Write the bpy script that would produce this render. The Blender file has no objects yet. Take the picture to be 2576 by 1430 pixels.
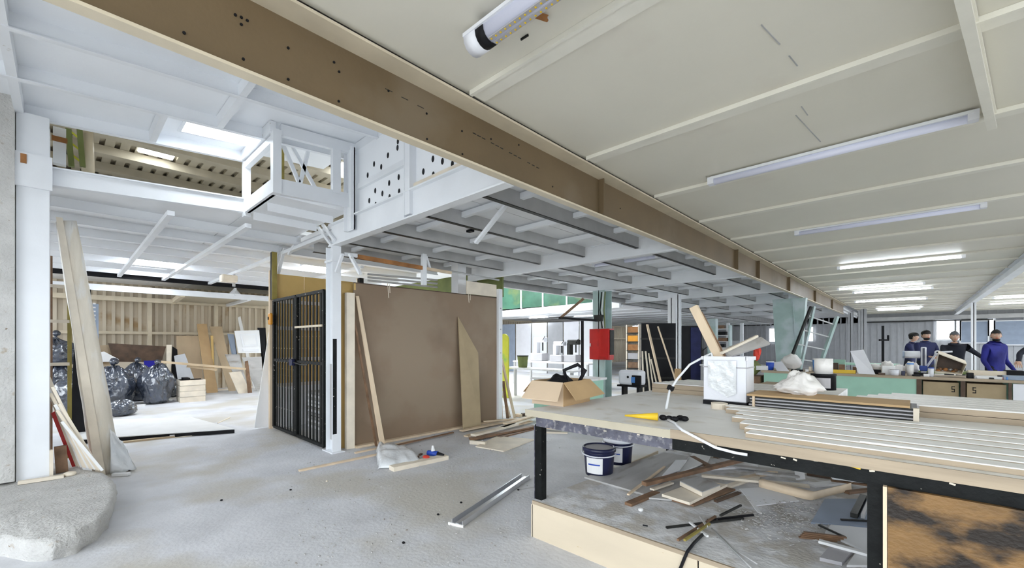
import bpy, bmesh, math, random
from mathutils import Vector, Matrix, Euler, noise as mnoise
random.seed(7)
SC = bpy.context.scene
COL = SC.collection
V = Vector
# ---------------------------------------------------------------- camera
F, HZ, CX, EYE = 1068.0, 862.0, 1288.0, 1.5      # focal length in pixels, horizon row, centre column, eye height
YAW = math.radians(43.46)
S_, C_ = math.sin(YAW), math.cos(YAW)
cam = bpy.data.cameras.new('camera'); camo = bpy.data.objects.new('camera', cam); COL.objects.link(camo)
cam.sensor_width = 36.0; cam.lens = F / 2576 * 36.0; cam.shift_y = (HZ - 715.0) / 2576
cam.clip_start = 0.05; cam.clip_end = 200
camo.location = (0, 0, EYE); camo.rotation_euler = (math.pi / 2, 0, YAW)
SC.camera = camo
# ---------------------------------------------------------------- daylight and exposure
w = bpy.data.worlds.new('sky'); SC.world = w; w.use_nodes = True
bg = w.node_tree.nodes['Background']; bg.inputs[0].default_value = (0.86, 0.93, 1.0, 1); bg.inputs[1].default_value = 3.0
SC.view_settings.view_transform = 'Standard'; SC.view_settings.look = 'None'
SC.view_settings.exposure = 1.13; SC.view_settings.gamma = 1.0; SC.view_settings.use_curve_mapping = False
SC.cycles.max_bounces = 10; SC.cycles.diffuse_bounces = 8; SC.cycles.sample_clamp_indirect = 6.0

# ---------------------------------------------------------------- helpers
def PX(px, py, x=None, y=None, z=None, d=None):
    """Point of the place seen at a pixel of the photograph, on a given plane of the building."""
    lat, v = (px - CX) / F, (HZ - py) / F
    r = V((-S_ + C_ * lat, C_ + S_ * lat, v))
    if d is None:
        if x is not None: d = x / r.x
        elif y is not None: d = y / r.y
        else: d = (z - EYE) / r.z
    return V((0, 0, EYE)) + r * d

MATS = {}
def mat(name, col, rough=0.6, metal=0.0, var=0.08, scale=4.0, stretch=(1, 1, 1), bump=0.05, bscale=40.0, stain=None, stain_amt=0.45, stain_scale=3.0,
        emit=None, estr=0.0, spec=0.4, alpha=None, fine=None, coat=0.0):
    m = bpy.data.materials.new(name); m.use_nodes = True; MATS[name] = m
    nt = m.node_tree; N = nt.nodes; L = nt.links
    b = N['Principled BSDF']
    b.inputs['Roughness'].default_value = rough; b.inputs['Metallic'].default_value = metal
    b.inputs['Specular IOR Level'].default_value = spec
    tc = N.new('ShaderNodeTexCoord'); mp = N.new('ShaderNodeMapping'); mp.inputs['Scale'].default_value = stretch
    L.new(tc.outputs['Object'], mp.inputs['Vector'])
    n1 = N.new('ShaderNodeTexNoise'); n1.inputs['Scale'].default_value = scale; n1.inputs['Detail'].default_value = 5
    L.new(mp.outputs[0], n1.inputs['Vector'])
    cr = N.new('ShaderNodeValToRGB')
    lo = [max(0, c * (1 - var)) for c in col]; hi = [min(1, c * (1 + var)) for c in col]
    cr.color_ramp.elements[0].position = 0.3; cr.color_ramp.elements[1].position = 0.7
    cr.color_ramp.elements[0].color = (*lo, 1); cr.color_ramp.elements[1].color = (*hi, 1)
    L.new(n1.outputs['Fac'], cr.inputs[0]); out = cr.outputs[0]
    def layer(out, color, amt, sc, width=0.12, use=None):
        n2 = N.new('ShaderNodeTexNoise'); n2.inputs['Scale'].default_value = sc; n2.inputs['Detail'].default_value = 6
        L.new((use or mp).outputs[0], n2.inputs['Vector'])
        r2 = N.new('ShaderNodeValToRGB'); e = r2.color_ramp.elements
        e[0].position = 1 - amt - width / 2; e[1].position = min(1, 1 - amt + width / 2); e[0].color = (0, 0, 0, 1); e[1].color = (1, 1, 1, 1)
        L.new(n2.outputs['Fac'], r2.inputs[0])
        mx = N.new('ShaderNodeMix'); mx.data_type = 'RGBA'
        L.new(r2.outputs[0], mx.inputs['Factor']); L.new(out, mx.inputs['A']); mx.inputs['B'].default_value = (*color, 1)
        return mx.outputs['Result']
    if stain: out = layer(out, stain, stain_amt, stain_scale)
    if fine: out = layer(out, fine[0], fine[1], fine[2], 0.04)
    L.new(out, b.inputs['Base Color'])
    if bump:
        n3 = N.new('ShaderNodeTexNoise'); n3.inputs['Scale'].default_value = bscale; n3.inputs['Detail'].default_value = 4
        L.new(mp.outputs[0], n3.inputs['Vector'])
        bp = N.new('ShaderNodeBump'); bp.inputs['Strength'].default_value = bump; bp.inputs['Distance'].default_value = 0.02
        L.new(n3.outputs['Fac'], bp.inputs['Height']); L.new(bp.outputs[0], b.inputs['Normal'])
    if emit:
        b.inputs['Emission Color'].default_value = (*emit, 1); b.inputs['Emission Strength'].default_value = estr
    if coat: b.inputs['Coat Weight'].default_value = coat; b.inputs['Coat Roughness'].default_value = 0.08
    if alpha is not None: b.inputs['Alpha'].default_value = alpha
    return m

class MB:
    """Collects shapes; build() links them as one mesh object."""
    def __init__(s): s.v = []; s.f = []
    def add(s, vs, fs):
        b = len(s.v); s.v += [tuple(p) for p in vs]; s.f += [tuple(i + b for i in q) for q in fs]; return s
    def hexa(s, p):   # 8 points: 4 below counter-clockwise, 4 above
        return s.add(p, [(3, 2, 1, 0), (4, 5, 6, 7), (0, 1, 5, 4), (1, 2, 6, 5), (2, 3, 7, 6), (3, 0, 4, 7)])
    def box(s, x0, y0, z0, x1, y1, z1):
        return s.hexa([(x0, y0, z0), (x1, y0, z0), (x1, y1, z0), (x0, y1, z0), (x0, y0, z1), (x1, y0, z1), (x1, y1, z1), (x0, y1, z1)])
    def obox(s, c, size, rot=(0, 0, 0)):
        R = Euler(rot).to_matrix(); c = V(c); a, b_, h = size[0] / 2, size[1] / 2, size[2] / 2
        P = [c + R @ V(q) for q in [(-a, -b_, -h), (a, -b_, -h), (a, b_, -h), (-a, b_, -h), (-a, -b_, h), (a, -b_, h), (a, b_, h), (-a, b_, h)]]
        return s.hexa(P)
    def bar(s, p0, p1, w, h, up=(0, 0, 1)):
        p0, p1 = V(p0), V(p1); t = (p1 - p0).normalized(); up = V(up)
        if abs(t.dot(up)) > 0.98: up = V((1, 0, 0))
        sd = t.cross(up).normalized(); u = sd.cross(t).normalized(); a, b_ = sd * w / 2, u * h / 2
        return s.hexa([p0 - a - b_, p0 + a - b_, p1 + a - b_, p1 - a - b_, p0 - a + b_, p0 + a + b_, p1 + a + b_, p1 - a + b_])
    def slab(s, pts, off):   # polygon of 3-D points pushed along off
        n = len(pts); off = V(off); a = [V(p) for p in pts]; vs = a + [p + off for p in a]
        fs = [tuple(range(n))[::-1], tuple(range(n, 2 * n))] + [(i, (i + 1) % n, n + (i + 1) % n, n + i) for i in range(n)]
        return s.add(vs, fs)
    def tube(s, pts, r, n=8, cap=True):
        pts = [V(p) for p in pts]; m = len(pts); rs = r if isinstance(r, (list, tuple)) else [r] * m; vs, fs = [], []
        ref = None
        for i, p in enumerate(pts):
            t = (pts[min(i + 1, m - 1)] - pts[max(i - 1, 0)]).normalized()
            if ref is None: ref = t.orthogonal().normalized()
            ref = (ref - t * ref.dot(t)).normalized(); b_ = t.cross(ref)
            for k in range(n):
                a = 2 * math.pi * k / n; vs.append(p + (ref * math.cos(a) + b_ * math.sin(a)) * rs[i])
        for i in range(m - 1):
            for k in range(n): fs.append((i * n + k, i * n + (k + 1) % n, (i + 1) * n + (k + 1) % n, (i + 1) * n + k))
        if cap: fs += [tuple(range(n))[::-1], tuple(range((m - 1) * n, m * n))]
        return s.add(vs, fs)
    def lathe(s, c, prof, n=24):
        c = V(c); vs, fs = [], []
        for r, z in prof:
            for k in range(n): a = 2 * math.pi * k / n; vs.append(c + V((r * math.cos(a), r * math.sin(a), z)))
        for i in range(len(prof) - 1):
            for k in range(n): fs.append((i * n + k, i * n + (k + 1) % n, (i + 1) * n + (k + 1) % n, (i + 1) * n + k))
        fs += [tuple(range(n))[::-1], tuple(range((len(prof) - 1) * n, len(prof) * n))]
        return s.add(vs, fs)
    def ball(s, c, rad, fn=None, nu=20, nv=14):
        c = V(c); vs, fs = [], []
        for j in range(nv + 1):
            th = math.pi * j / nv
            for k in range(nu):
                a = 2 * math.pi * k / nu; q = V((math.sin(th) * math.cos(a), math.sin(th) * math.sin(a), math.cos(th)))
                if fn: q = fn(q)
                vs.append(c + V((q.x * rad[0], q.y * rad[1], q.z * rad[2])))
        for j in range(nv):
            for k in range(nu): fs.append((j * nu + k, (j + 1) * nu + k, (j + 1) * nu + (k + 1) % nu, j * nu + (k + 1) % nu))
        return s.add(vs, fs)
    def build(s, name, m, parent=None, bevel=0.0, smooth=False, sub=0):
        me = bpy.data.meshes.new(name); me.from_pydata(s.v, [], s.f); me.update()
        bm = bmesh.new(); bm.from_mesh(me); bmesh.ops.recalc_face_normals(bm, faces=bm.faces); bm.to_mesh(me); bm.free()
        if smooth:
            for p in me.polygons: p.use_smooth = True
        me.materials.append(MATS[m] if isinstance(m, str) else m)
        return link(name, me, parent, bevel, sub)

def link(name, me, parent=None, bevel=0.0, sub=0):
    o = bpy.data.objects.new(name, me); COL.objects.link(o)
    if parent is not None:
        o.parent = parent
        o.matrix_parent_inverse = Matrix.Translation(-V(parent['at'])) if 'at' in parent else Matrix.Identity(4)
    if bevel:
        md = o.modifiers.new('edge', 'BEVEL'); md.width = bevel; md.segments = 2; md.limit_method = 'ANGLE'
    if sub:
        md = o.modifiers.new('smooth', 'SUBSURF'); md.levels = sub; md.render_levels = sub
    return o

def thing(name, label, cat, at, group=None, kind=None):
    o = bpy.data.objects.new(name, None); COL.objects.link(o); o.empty_display_size = 0.1
    o.location = at; o['at'] = tuple(float(c) for c in at); o['label'] = label
    if cat: o['category'] = cat
    if group: o['group'] = group
    if kind: o['kind'] = kind
    return o
def tag(o, label, cat, group=None, kind=None):
    o['label'] = label
    if cat: o['category'] = cat
    if group: o['group'] = group
    if kind: o['kind'] = kind
    return o
def struct(name, label, at=(0, 0, 0)): return thing(name, label, None, at, kind='structure')
def Box(*a): return MB().box(*a)
def Bar(*a, **k): return MB().bar(*a, **k)
def dupl(o, offset, parent):
    c = o.copy(); COL.objects.link(c); c.parent = parent; c.matrix_parent_inverse = o.matrix_parent_inverse.copy(); c.location = o.location + V(offset); return c

# ---------------------------------------------------------------- materials
mat('concrete', (0.61, 0.615, 0.64), 0.7, var=0.11, scale=2.2, bump=0.25, bscale=30, stain=(0.53, 0.505, 0.46), stain_amt=0.45, stain_scale=0.7, fine=((0.42, 0.39, 0.35), 0.27, 55))
mat('rough_concrete', (0.56, 0.55, 0.53), 0.9, var=0.10, scale=5, bump=0.8, bscale=45, stain=(0.42, 0.36, 0.29), stain_amt=0.30, stain_scale=14, fine=((0.25, 0.19, 0.14), 0.27, 28))
mat('ground', (0.42, 0.41, 0.38), 0.9)
mat('ceiling_cream', (0.74, 0.71, 0.62), 0.5, var=0.04, scale=0.7, bump=0.02, stain=(0.66, 0.61, 0.54), stain_amt=0.36, stain_scale=0.6)
mat('batten_cream', (0.80, 0.775, 0.69), 0.5, var=0.04)
mat('beam_brown', (0.155, 0.108, 0.058), 0.55, var=0.14, scale=1.2, bump=0.06, stain=(0.185, 0.14, 0.09), stain_amt=0.40, stain_scale=1.1)
mat('flange_cream', (0.66, 0.58, 0.44), 0.5, var=0.08)
mat('white_paint', (0.80, 0.82, 0.85), 0.45, var=0.05, scale=2, bump=0.03, fine=((0.55, 0.52, 0.47), 0.25, 9))
mat('white_panel', (0.88, 0.90, 0.93), 0.5, var=0.03, scale=1)
mat('soffit', (0.82, 0.83, 0.845), 0.55, var=0.06, scale=1.5)
mat('steel_grey', (0.46, 0.46, 0.46), 0.45, metal=0.2, var=0.12, scale=3)
mat('dark_steel', (0.03, 0.03, 0.028), 0.5, spec=0.25, metal=0.2, var=0.3, scale=8)
mat('black_paint', (0.007, 0.008, 0.008), 0.5, spec=0.15, var=0.4, scale=12, bump=0.1, fine=((0.55, 0.52, 0.45), 0.30, 26))
mat('black', (0.008, 0.008, 0.010), 0.55, var=0.2, spec=0.2)
mat('rail_grey', (0.10, 0.10, 0.13), 0.5, var=0.4, scale=14, stain=(0.26, 0.25, 0.26), stain_amt=0.42, stain_scale=25, fine=((0.65, 0.62, 0.55), 0.27, 30))
mat('deck_tan', (0.48, 0.43, 0.33), 0.6, var=0.08)
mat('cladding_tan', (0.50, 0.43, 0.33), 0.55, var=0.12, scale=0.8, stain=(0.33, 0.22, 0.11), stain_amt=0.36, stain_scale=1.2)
mat('cladding_grey', (0.42, 0.43, 0.45), 0.5, var=0.06)
mat('plywood', (0.58, 0.45, 0.30), 0.6, var=0.12, scale=3, stretch=(1, 1, 0.25))
mat('plywood_yellow', (0.62, 0.42, 0.15), 0.55, var=0.10, scale=2)
mat('hardboard', (0.235, 0.165, 0.108), 0.55, var=0.10, scale=1.1, bump=0.03, stain=(0.28, 0.21, 0.145), stain_amt=0.46, stain_scale=0.9)
mat('pine', (0.70, 0.56, 0.40), 0.6, var=0.14, scale=5, stretch=(1, 1, 0.3))
mat('pine_pale', (0.76, 0.68, 0.56), 0.6, var=0.10, scale=5)
mat('brown_wood', (0.20, 0.115, 0.065), 0.55, var=0.3, scale=9)
mat('walnut', (0.085, 0.05, 0.03), 0.5, var=0.35, scale=6)
mat('grey_board', (0.44, 0.43, 0.42), 0.6, var=0.14, scale=4, stretch=(2, 0.4, 1), stain=(0.30, 0.27, 0.24), stain_amt=0.38, stain_scale=5)
mat('white_board', (0.80, 0.80, 0.80), 0.45, var=0.04)
mat('plank_top', (0.82, 0.82, 0.81), 0.45, var=0.10, scale=3, stretch=(0.25, 4, 4), bump=0.04)
mat('plank_edge', (0.40, 0.32, 0.23), 0.6, var=0.2, scale=4, stretch=(0.3, 4, 4))
mat('bench_top', (0.80, 0.80, 0.80), 0.5, var=0.06, scale=3, stain=(0.66, 0.63, 0.58), stain_amt=0.38, stain_scale=4)
mat('pale_wood', (0.62, 0.53, 0.40), 0.6, var=0.08, scale=2, stretch=(0.4, 1, 2), fine=((0.5, 0.38, 0.22), 0.25, 30))
mat('scorched', (0.21, 0.115, 0.04), 0.55, var=0.25, scale=5, stretch=(1, 1, 1.6), stain=(0.016, 0.010, 0.006), stain_amt=0.50, stain_scale=4.5, fine=((0.6, 0.42, 0.2), 0.24, 24), bump=0.3)
mat('cardboard', (0.50, 0.34, 0.18), 0.75, var=0.08)
mat('cardboard_pale', (0.62, 0.48, 0.34), 0.75, var=0.06)
mat('cardboard_dull', (0.40, 0.31, 0.19), 0.75, var=0.08)
mat('plastic_white', (0.80, 0.81, 0.86), 0.35, var=0.03)
mat('plastic_grey', (0.42, 0.41, 0.43), 0.4, var=0.06)
mat('navy_plastic', (0.014, 0.017, 0.055), 0.3, var=0.2)
mat('blue', (0.02, 0.07, 0.42), 0.4, var=0.1)
mat('deep_blue', (0.012, 0.010, 0.30), 0.5, var=0.1)
mat('sky_blue', (0.08, 0.25, 0.62), 0.4, var=0.1)
mat('red_paint', (0.48, 0.012, 0.010), 0.3, var=0.12, scale=3, stain=(0.27, 0.01, 0.008), stain_amt=0.36, stain_scale=3)
mat('red_cloth', (0.60, 0.05, 0.03), 0.7, var=0.15)
mat('yellow', (0.78, 0.52, 0.03), 0.4, var=0.1)
mat('lime', (0.62, 0.62, 0.05), 0.45, var=0.1, stain=(0.30, 0.50, 0.10), stain_amt=0.36, stain_scale=2)
mat('orange', (0.72, 0.30, 0.02), 0.4, var=0.1)
mat('cladding_rib', (0.60, 0.53, 0.42), 0.55, var=0.10, scale=0.8)  # paler than the backing sheet: the ribs' highlight is put into their colour
mat('dusty_deck', (0.66, 0.66, 0.67), 0.8, var=0.22, scale=7, bump=0.3, bscale=40, stain=(0.50, 0.47, 0.43), stain_amt=0.46, stain_scale=5, fine=((0.36, 0.33, 0.30), 0.30, 45))
mat('green_panel', (0.36, 0.60, 0.48), 0.5, var=0.05)
mat('green_steel', (0.40, 0.52, 0.50), 0.5, var=0.08, stain=(0.52, 0.60, 0.62), stain_amt=0.42, stain_scale=2)
mat('green_olive', (0.16, 0.19, 0.06), 0.6, var=0.2)
mat('green_glass', (0.035, 0.10, 0.065), 0.3, var=0.5, scale=1.2, stain=(0.10, 0.15, 0.06), stain_amt=0.42, stain_scale=1.5)
mat('bag_black', (0.030, 0.040, 0.065), 0.2, var=0.3, bump=1.0, bscale=8, stretch=(1.8, 1.8, 0.6), spec=1.0, coat=1.0)
mat('bag_white', (0.80, 0.78, 0.76), 0.35, var=0.06, bump=0.5, bscale=18)
mat('film', (0.72, 0.74, 0.76), 0.2, var=0.06, bump=0.3, bscale=25, spec=0.8)
mat('wrap', (0.68, 0.62, 0.52), 0.4, var=0.12, scale=2.5, stretch=(3, 3, 0.7), bump=0.4, bscale=6, stain=(0.72, 0.70, 0.66), stain_amt=0.42, stain_scale=3)
mat('aluminium', (0.62, 0.63, 0.66), 0.28, metal=0.7, var=0.08)
mat('lamp_glass', (0.75, 0.77, 0.92), 0.3, var=0.02)
mat('tube_lit', (0.95, 0.97, 1.0), 0.4, emit=(0.88, 0.94, 1.0), estr=15.0, var=0)
mat('sky_pane', (0.95, 0.97, 1.0), 0.4, emit=(0.90, 0.96, 1.0), estr=7.0, var=0)
mat('fill_pane', (0.95, 0.97, 1.0), 0.4, emit=(0.90, 0.96, 1.0), estr=4.5, var=0)  # glow of the added pane over the rear well
mat('window_glow', (0.95, 0.97, 1.0), 0.4, emit=(0.93, 0.97, 1.0), estr=1.6, var=0)
mat('blind', (0.30, 0.36, 0.46), 0.6, var=0.08)
mat('skin', (0.58, 0.36, 0.26), 0.5, var=0.05)
mat('hair', (0.012, 0.010, 0.009), 0.6, var=0.3)
mat('hair_grey', (0.10, 0.10, 0.11), 0.6, var=0.3)
mat('navy_cloth', (0.020, 0.024, 0.085), 0.8, var=0.25, bump=0.3, bscale=12)
mat('royal_cloth', (0.020, 0.022, 0.20), 0.8, var=0.25, bump=0.3, bscale=12)
mat('dark_cloth', (0.018, 0.020, 0.032), 0.8, var=0.25, bump=0.3, bscale=12)
mat('white_eye', (0.8, 0.8, 0.78), 0.3, var=0)
mat('rust', (0.34, 0.15, 0.05), 0.7, var=0.3, scale=6)
mat('gold_steel', (0.30, 0.24, 0.06), 0.5, var=0.3)
# ================================================================ THE BUILDING
g = Box(-70, -60, -0.12, 60, 80, -0.06).build('ground', 'ground'); tag(g, 'yard ground outside the hall', None, kind='structure')
fl = Box(-17.0, -3.6, -0.06, 7.2, 34.2, 0.0).build('floor', 'concrete'); tag(fl, 'dusty pale concrete floor of the workshop', None, kind='structure')

# ---- main ceiling: cream panels with cover battens across
CZ = 3.25
ce = struct('ceiling', 'cream panel ceiling with raised cover battens over the main hall')
RIB = [2.01 + 1.44 * k for k in range(-4, 23)]
p0 = Box(-2.28, 0.006, CZ, 7.2, 1.434, CZ + 0.06).build('ceiling_panel', 'ceiling_cream', ce)
b0 = MB().box(-2.24, -0.065, CZ - 0.022, 7.2, 0.065, CZ - 0.001).box(-2.24, -0.075, CZ - 0.034, 7.2, -0.05, CZ - 0.001).build('batten', 'batten_cream', ce)
for i, y in enumerate(RIB):
    (p0 if i == 0 else dupl(p0, (0, 0, 0), ce)).location = (0, y, 0)
    (b0 if i == 0 else dupl(b0, (0, 0, 0), ce)).location = (0, y, 0)
for a, b in (((1915, 62), (1962, 112)), ((1985, 140), (2006, 166)), ((2002, 290), (2064, 357)), ((2016, 268), (2032, 290))):
    Bar(PX(*a, z=CZ - 0.002), PX(*b, z=CZ - 0.002), 0.007, 0.004).build('joint_line', 'steel_grey', ce)

def ibeam(name, label, p0, p1, h, wid, m, flange=None, tf=0.016, tw=0.014, at=None, stiff=()):
    """Steel beam between two points on its underside line."""
    o = struct(name, label, tuple(p0))
    p0, p1 = V(p0), V(p1); up = V((0, 0, 1))
    Bar(p0 + up * h / 2, p1 + up * h / 2, tw, h - 2 * tf).build('web', m, o)
    Bar(p0 + up * tf / 2, p1 + up * tf / 2, wid, tf).build('flange', flange or m, o)
    Bar(p0 + up * (h - tf / 2), p1 + up * (h - tf / 2), wid, tf).build('flange', flange or m, o)
    t = (p1 - p0).normalized()
    for s in stiff:
        c = p0 + t * s; Bar(c + up * tf, c + up * (h - tf), wid * 0.9, 0.014, up=t).build('stiffener', m, o)
    return o

# ---- main brown beam along the hall
mb = struct('main_beam', 'long brown steel beam with cream flanges crossing the hall overhead', (-2.4, 0, 2.82))
Box(-2.415, -3.4, 2.835, -2.40, 25, 3.205).build('web', 'beam_brown', mb)
Box(-2.44, -3.4, 2.82, -2.365, 25, 2.836).build('flange', 'flange_cream', mb)
Box(-2.56, -3.4, 3.205, -2.255, 25, 3.222).build('flange', 'flange_cream', mb)
for y in (3.86, 8.5, 10.0, 13.0, 17.0, 21.0): Box(-2.40, y - 0.008, 2.837, -2.34, y + 0.008, 3.204).build('stiffener', 'beam_brown', mb)
bm0 = None
for a in ((592, 38), (607, 44), (622, 52), (607, 62), (612, 149), (725, 121), (463, 83), (725, 200), (840, 157), (853, 181), (977, 229), (852, 255), (1073, 286), (1074, 350), (1163, 388), (1162, 330), (1305, 365), (1235, 350), (1390, 470), (1560, 525)):
    p = PX(*a, x=-2.399)
    bb = MB().tube([p + V((-0.001, 0, 0)), p + V((0.004, 0, 0))], 0.007, 8).build('bolt', 'black', mb)
for k in range(16):
    t = k / 15; p = PX(1195 + 170 * t, 337 + 92 * t, x=-2.399)
    if k % 4 != 3: Box(-2.4, p.y - 0.022, p.z - 0.003, -2.397, p.y + 0.012, p.z + 0.003).build('scratch', 'dark_steel', mb)
for k in range(3):
    p = PX(980 + 40 * k, 228 + 21 * k, x=-2.399); Box(-2.4, p.y - 0.03, p.z - 0.002, -2.398, p.y + 0.02, p.z + 0.002).build('scratch', 'dark_steel', mb)
mr = Box(-2.62, -3.5, 3.33, 7.3, 34.1, 3.38).build('roof_leak_block', 'cladding_grey'); tag(mr, 'unseen roof over the main hall, added to stop a light leak', None, kind='structure')  # added above the ceiling to keep sky light out of the beam gap
fa = Box(-2.62, -3.4, 3.215, -2.57, 2.62, 4.2).build('wall_leak_block', 'white_panel'); tag(fa, 'hidden white fascia above the brown beam, added to block light', None, kind='structure')  # added out of sight to stop light passing over the beam

ibeam('ceiling_beam', 'short cream beam under the ceiling ending at a batten', (0.12, 2.6, 3.12), (0.43, 4.86, 3.12), 0.12, 0.05, 'batten_cream')
ibeam('rear_beam', 'white beam running to the far end past the tube lamps', (1.62, 9.0, 3.02), (1.66, 33.6, 3.02), 0.22, 0.16, 'white_paint')

# ---- high white ceiling beside the beam
def zc(y): return 3.752 + 0.076 * y          # underside of its purlins
wc = struct('ceiling_high', 'white high ceiling with purlins and a skylight left of the brown beam', (-4.4, 0, 3.7))
def slope_slab(x0, x1, y0, y1, dz, th, name, m, par): 
    return MB().hexa([(x0, y0, zc(y0) + dz), (x1, y0, zc(y0) + dz), (x1, y1, zc(y1) + dz), (x0, y1, zc(y1) + dz), (x0, y0, zc(y0) + dz + th), (x1, y0, zc(y0) + dz + th), (x1, y1, zc(y1) + dz + th), (x0, y1, zc(y1) + dz + th)]).build(name, m, par)
PUR = [-6.40, -5.53, -4.68, -3.82, -2.97]
for i, x in enumerate(PUR):
    y1 = 1.66 if i == 0 else 2.66
    slope_slab(x - 0.006, x + 0.006, -3.4, y1, 0, 0.13, 'purlin_web', 'white_panel', wc)
    slope_slab(x - 0.012, x + 0.045, -3.4, y1, -0.006, 0.008, 'purlin_lip', 'white_paint', wc)
SKY = (-6.15, -5.72, 0.92, 1.62)
for i in range(5):
    xa = PUR[i] + 0.004; xb = PUR[i + 1] - 0.004 if i < 4 else -2.5
    if i == 0:
        slope_slab(xa, xb, -3.4, SKY[2], 0.13, 0.05, 'ceiling_panel', 'white_panel', wc)
        slope_slab(xa, xb, SKY[3], 2.66, 0.13, 0.05, 'ceiling_panel', 'white_panel', wc)
        slope_slab(xa, SKY[0], SKY[2], SKY[3], 0.13, 0.05, 'ceiling_panel', 'white_panel', wc)
        slope_slab(SKY[1], xb, SKY[2], SKY[3], 0.13, 0.05, 'ceiling_panel', 'white_panel', wc)
    else: slope_slab(xa, xb, -3.4, 2.66, 0.13, 0.05, 'ceiling_panel', 'white_panel', wc)
for y, x0, x1 in ((1.17, -5.53, -4.68), (1.17, -4.68, -3.82), (0.70, -6.40, -5.53), (-0.30, -6.40, -4.0), (1.62, -6.40, -5.25), (2.62, -5.25, -2.5)):
    slope_slab(x0, x1, y - 0.03, y + 0.03, 0.0, 0.125, 'cross_member', 'white_paint', wc)
win = struct('window_1', 'bright frosted skylight in the high white ceiling', (SKY[0], SKY[2], 3.9))
slope_slab(SKY[0], SKY[1], SKY[2], SKY[3], 0.165, 0.01, 'pane', 'sky_pane', win)
for a in ((SKY[0] - 0.02, SKY[0] + 0.012, SKY[2] - 0.02, SKY[3] + 0.02), (SKY[1] - 0.012, SKY[1] + 0.02, SKY[2] - 0.02, SKY[3] + 0.02), (SKY[0] + 0.012, SKY[1] - 0.012, SKY[2] - 0.02, SKY[2] + 0.012), (SKY[0] + 0.012, SKY[1] - 0.012, SKY[3] - 0.012, SKY[3] + 0.02)):
    slope_slab(*a, 0.115, 0.06, 'skylight_frame', 'white_paint', win)

# ---- mezzanine deck: its soffit is the ceiling of the left and rear bays
mz = struct('ceiling_mezzanine', 'white mezzanine soffit with purlins over the left and rear bays', (-8, 2, 3.1))
def soff(x0, x1, y0, y1, z=3.20): Box(x0, y0, z, x1, y1, z + 0.06).build('soffit_panel', 'soffit', mz)
for k in range(10): soff(-16.9 + k * 1.05, -16.9 + (k + 1) * 1.05 - 0.01, -3.4, 1.64)
for k in range(11): soff(-16.9 + k * 1.05, -16.9 + (k + 1) * 1.05 - 0.01, 1.65, 2.55)
XB = [2.55, 6.0, 9.4, 12.9, 16.4, 19.9, 23.4]
EDGE = XB + [33.9]
for i in range(7):
    for k in range(4): soff(-7.0 + k * 1.14, -7.0 + (k + 1) * 1.14 - 0.012, EDGE[i] + 0.01, EDGE[i + 1], 3.08)
for k in range(9): soff(-16.9 + k * 1.1, -16.9 + (k + 1) * 1.1 - 0.01, 2.56, 6.0)
# left bay: purlins along, rafters across
for k, x in enumerate((-7.25, -8.1, -8.95, -9.8, -10.65, -11.5, -12.35, -13.2)):
    y1 = 6.0
    Box(x - 0.008, -3.4, 3.08, x + 0.008, y1, 3.2).build('purlin_web', 'white_panel', mz); Box(x - 0.01, -3.4, 3.072, x + 0.05, y1, 3.082).build('purlin_lip', 'white_paint', mz)
for x in (-5.7, -6.25): Box(x - 0.008, 1.7, 3.10, x + 0.008, 2.5, 3.2).build('purlin_web', 'white_panel', mz)
for y, x0, x1 in ((0.88, -13.4, -6.45), (1.68, -13.4, -6.4), (2.62, -13.4, -5.3), (4.2, -13.4, -8.2)):
    Box(x0, y - 0.035, 3.02, x1, y + 0.035, 3.075).build('rafter', 'white_paint', mz)
Box(-13.55, -3.4, 3.0, -13.5, 6, 3.19).build('rear_trim', 'black', mz)
# rear bay: grey purlins hung between the white beams, white battens above them
for i in range(6):
    for k in range(5):
        x = -2.99 - 0.945 * k
        Box(x - 0.004, XB[i] + 0.12, 2.91, x + 0.004, XB[i + 1] - 0.10, 3.07).build('purlin_web', 'steel_grey', mz)
        Box(x - 0.05, XB[i] + 0.12, 2.905, x + 0.004, XB[i + 1] - 0.10, 2.913).build('purlin_lip', 'dark_steel', mz)
    for j in range(3 if i < 4 else 2):
        y = XB[i] + 0.75 + j * 0.95
        Box(-7.0, y - 0.03, 3.0, -2.5, y + 0.03, 3.06).build('batten', 'white_paint', mz)
for (x, y, z0) in ((-11.2, 1.28, 3.19), (-12.6, 1.25, 3.19), (-9.4, 3.9, 3.19)):
    lp = thing('panel_lamp', 'flat white panel lamp set into the mezzanine soffit, ' + {-11.2: 'nearer of the two left', -12.6: 'farther of the two left', -9.4: 'above the cage'}[x], 'lamp', (x, y, z0), 'panel lamps in the soffit')
    Box(x - 0.26, y - 0.36, z0 - 0.025, x + 0.26, y + 0.36, z0 - 0.018).build('diffuser', 'tube_lit', lp)
    f = MB()
    for q in ((-0.28, -0.38, -0.26, 0.38), (0.26, -0.38, 0.28, 0.38), (-0.26, -0.38, 0.26, -0.36), (-0.26, 0.36, 0.26, 0.38)): f.box(x + q[0], y + q[1], z0 - 0.03, x + q[2], y + q[3], z0 + 0.005)
    f.build('lamp_frame', 'white_paint', lp)

for i, y in enumerate(XB):
    ibeam('cross_beam', ['white beam under the perforated parapet', 'white cross beam just behind the cage', 'third white cross beam over the rear bay', 'fourth white cross beam over the rear bay', 'fifth white cross beam', 'sixth white cross beam', 'last white cross beam'][i],
          (-5.85 if i == 0 else -7.0, y, 2.815), (-2.45, y, 2.815), 0.305 if i == 0 else 0.27, 0.11 if i == 0 else 0.09, 'white_paint', stiff=(1.88,) if i == 0 else ())
ibeam('edge_beam', 'dark grey edge beam of the rear mezzanine', (-7.05, 6.1, 2.80), (-7.05, 33.8, 2.80), 0.27, 0.12, 'steel_grey')

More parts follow.
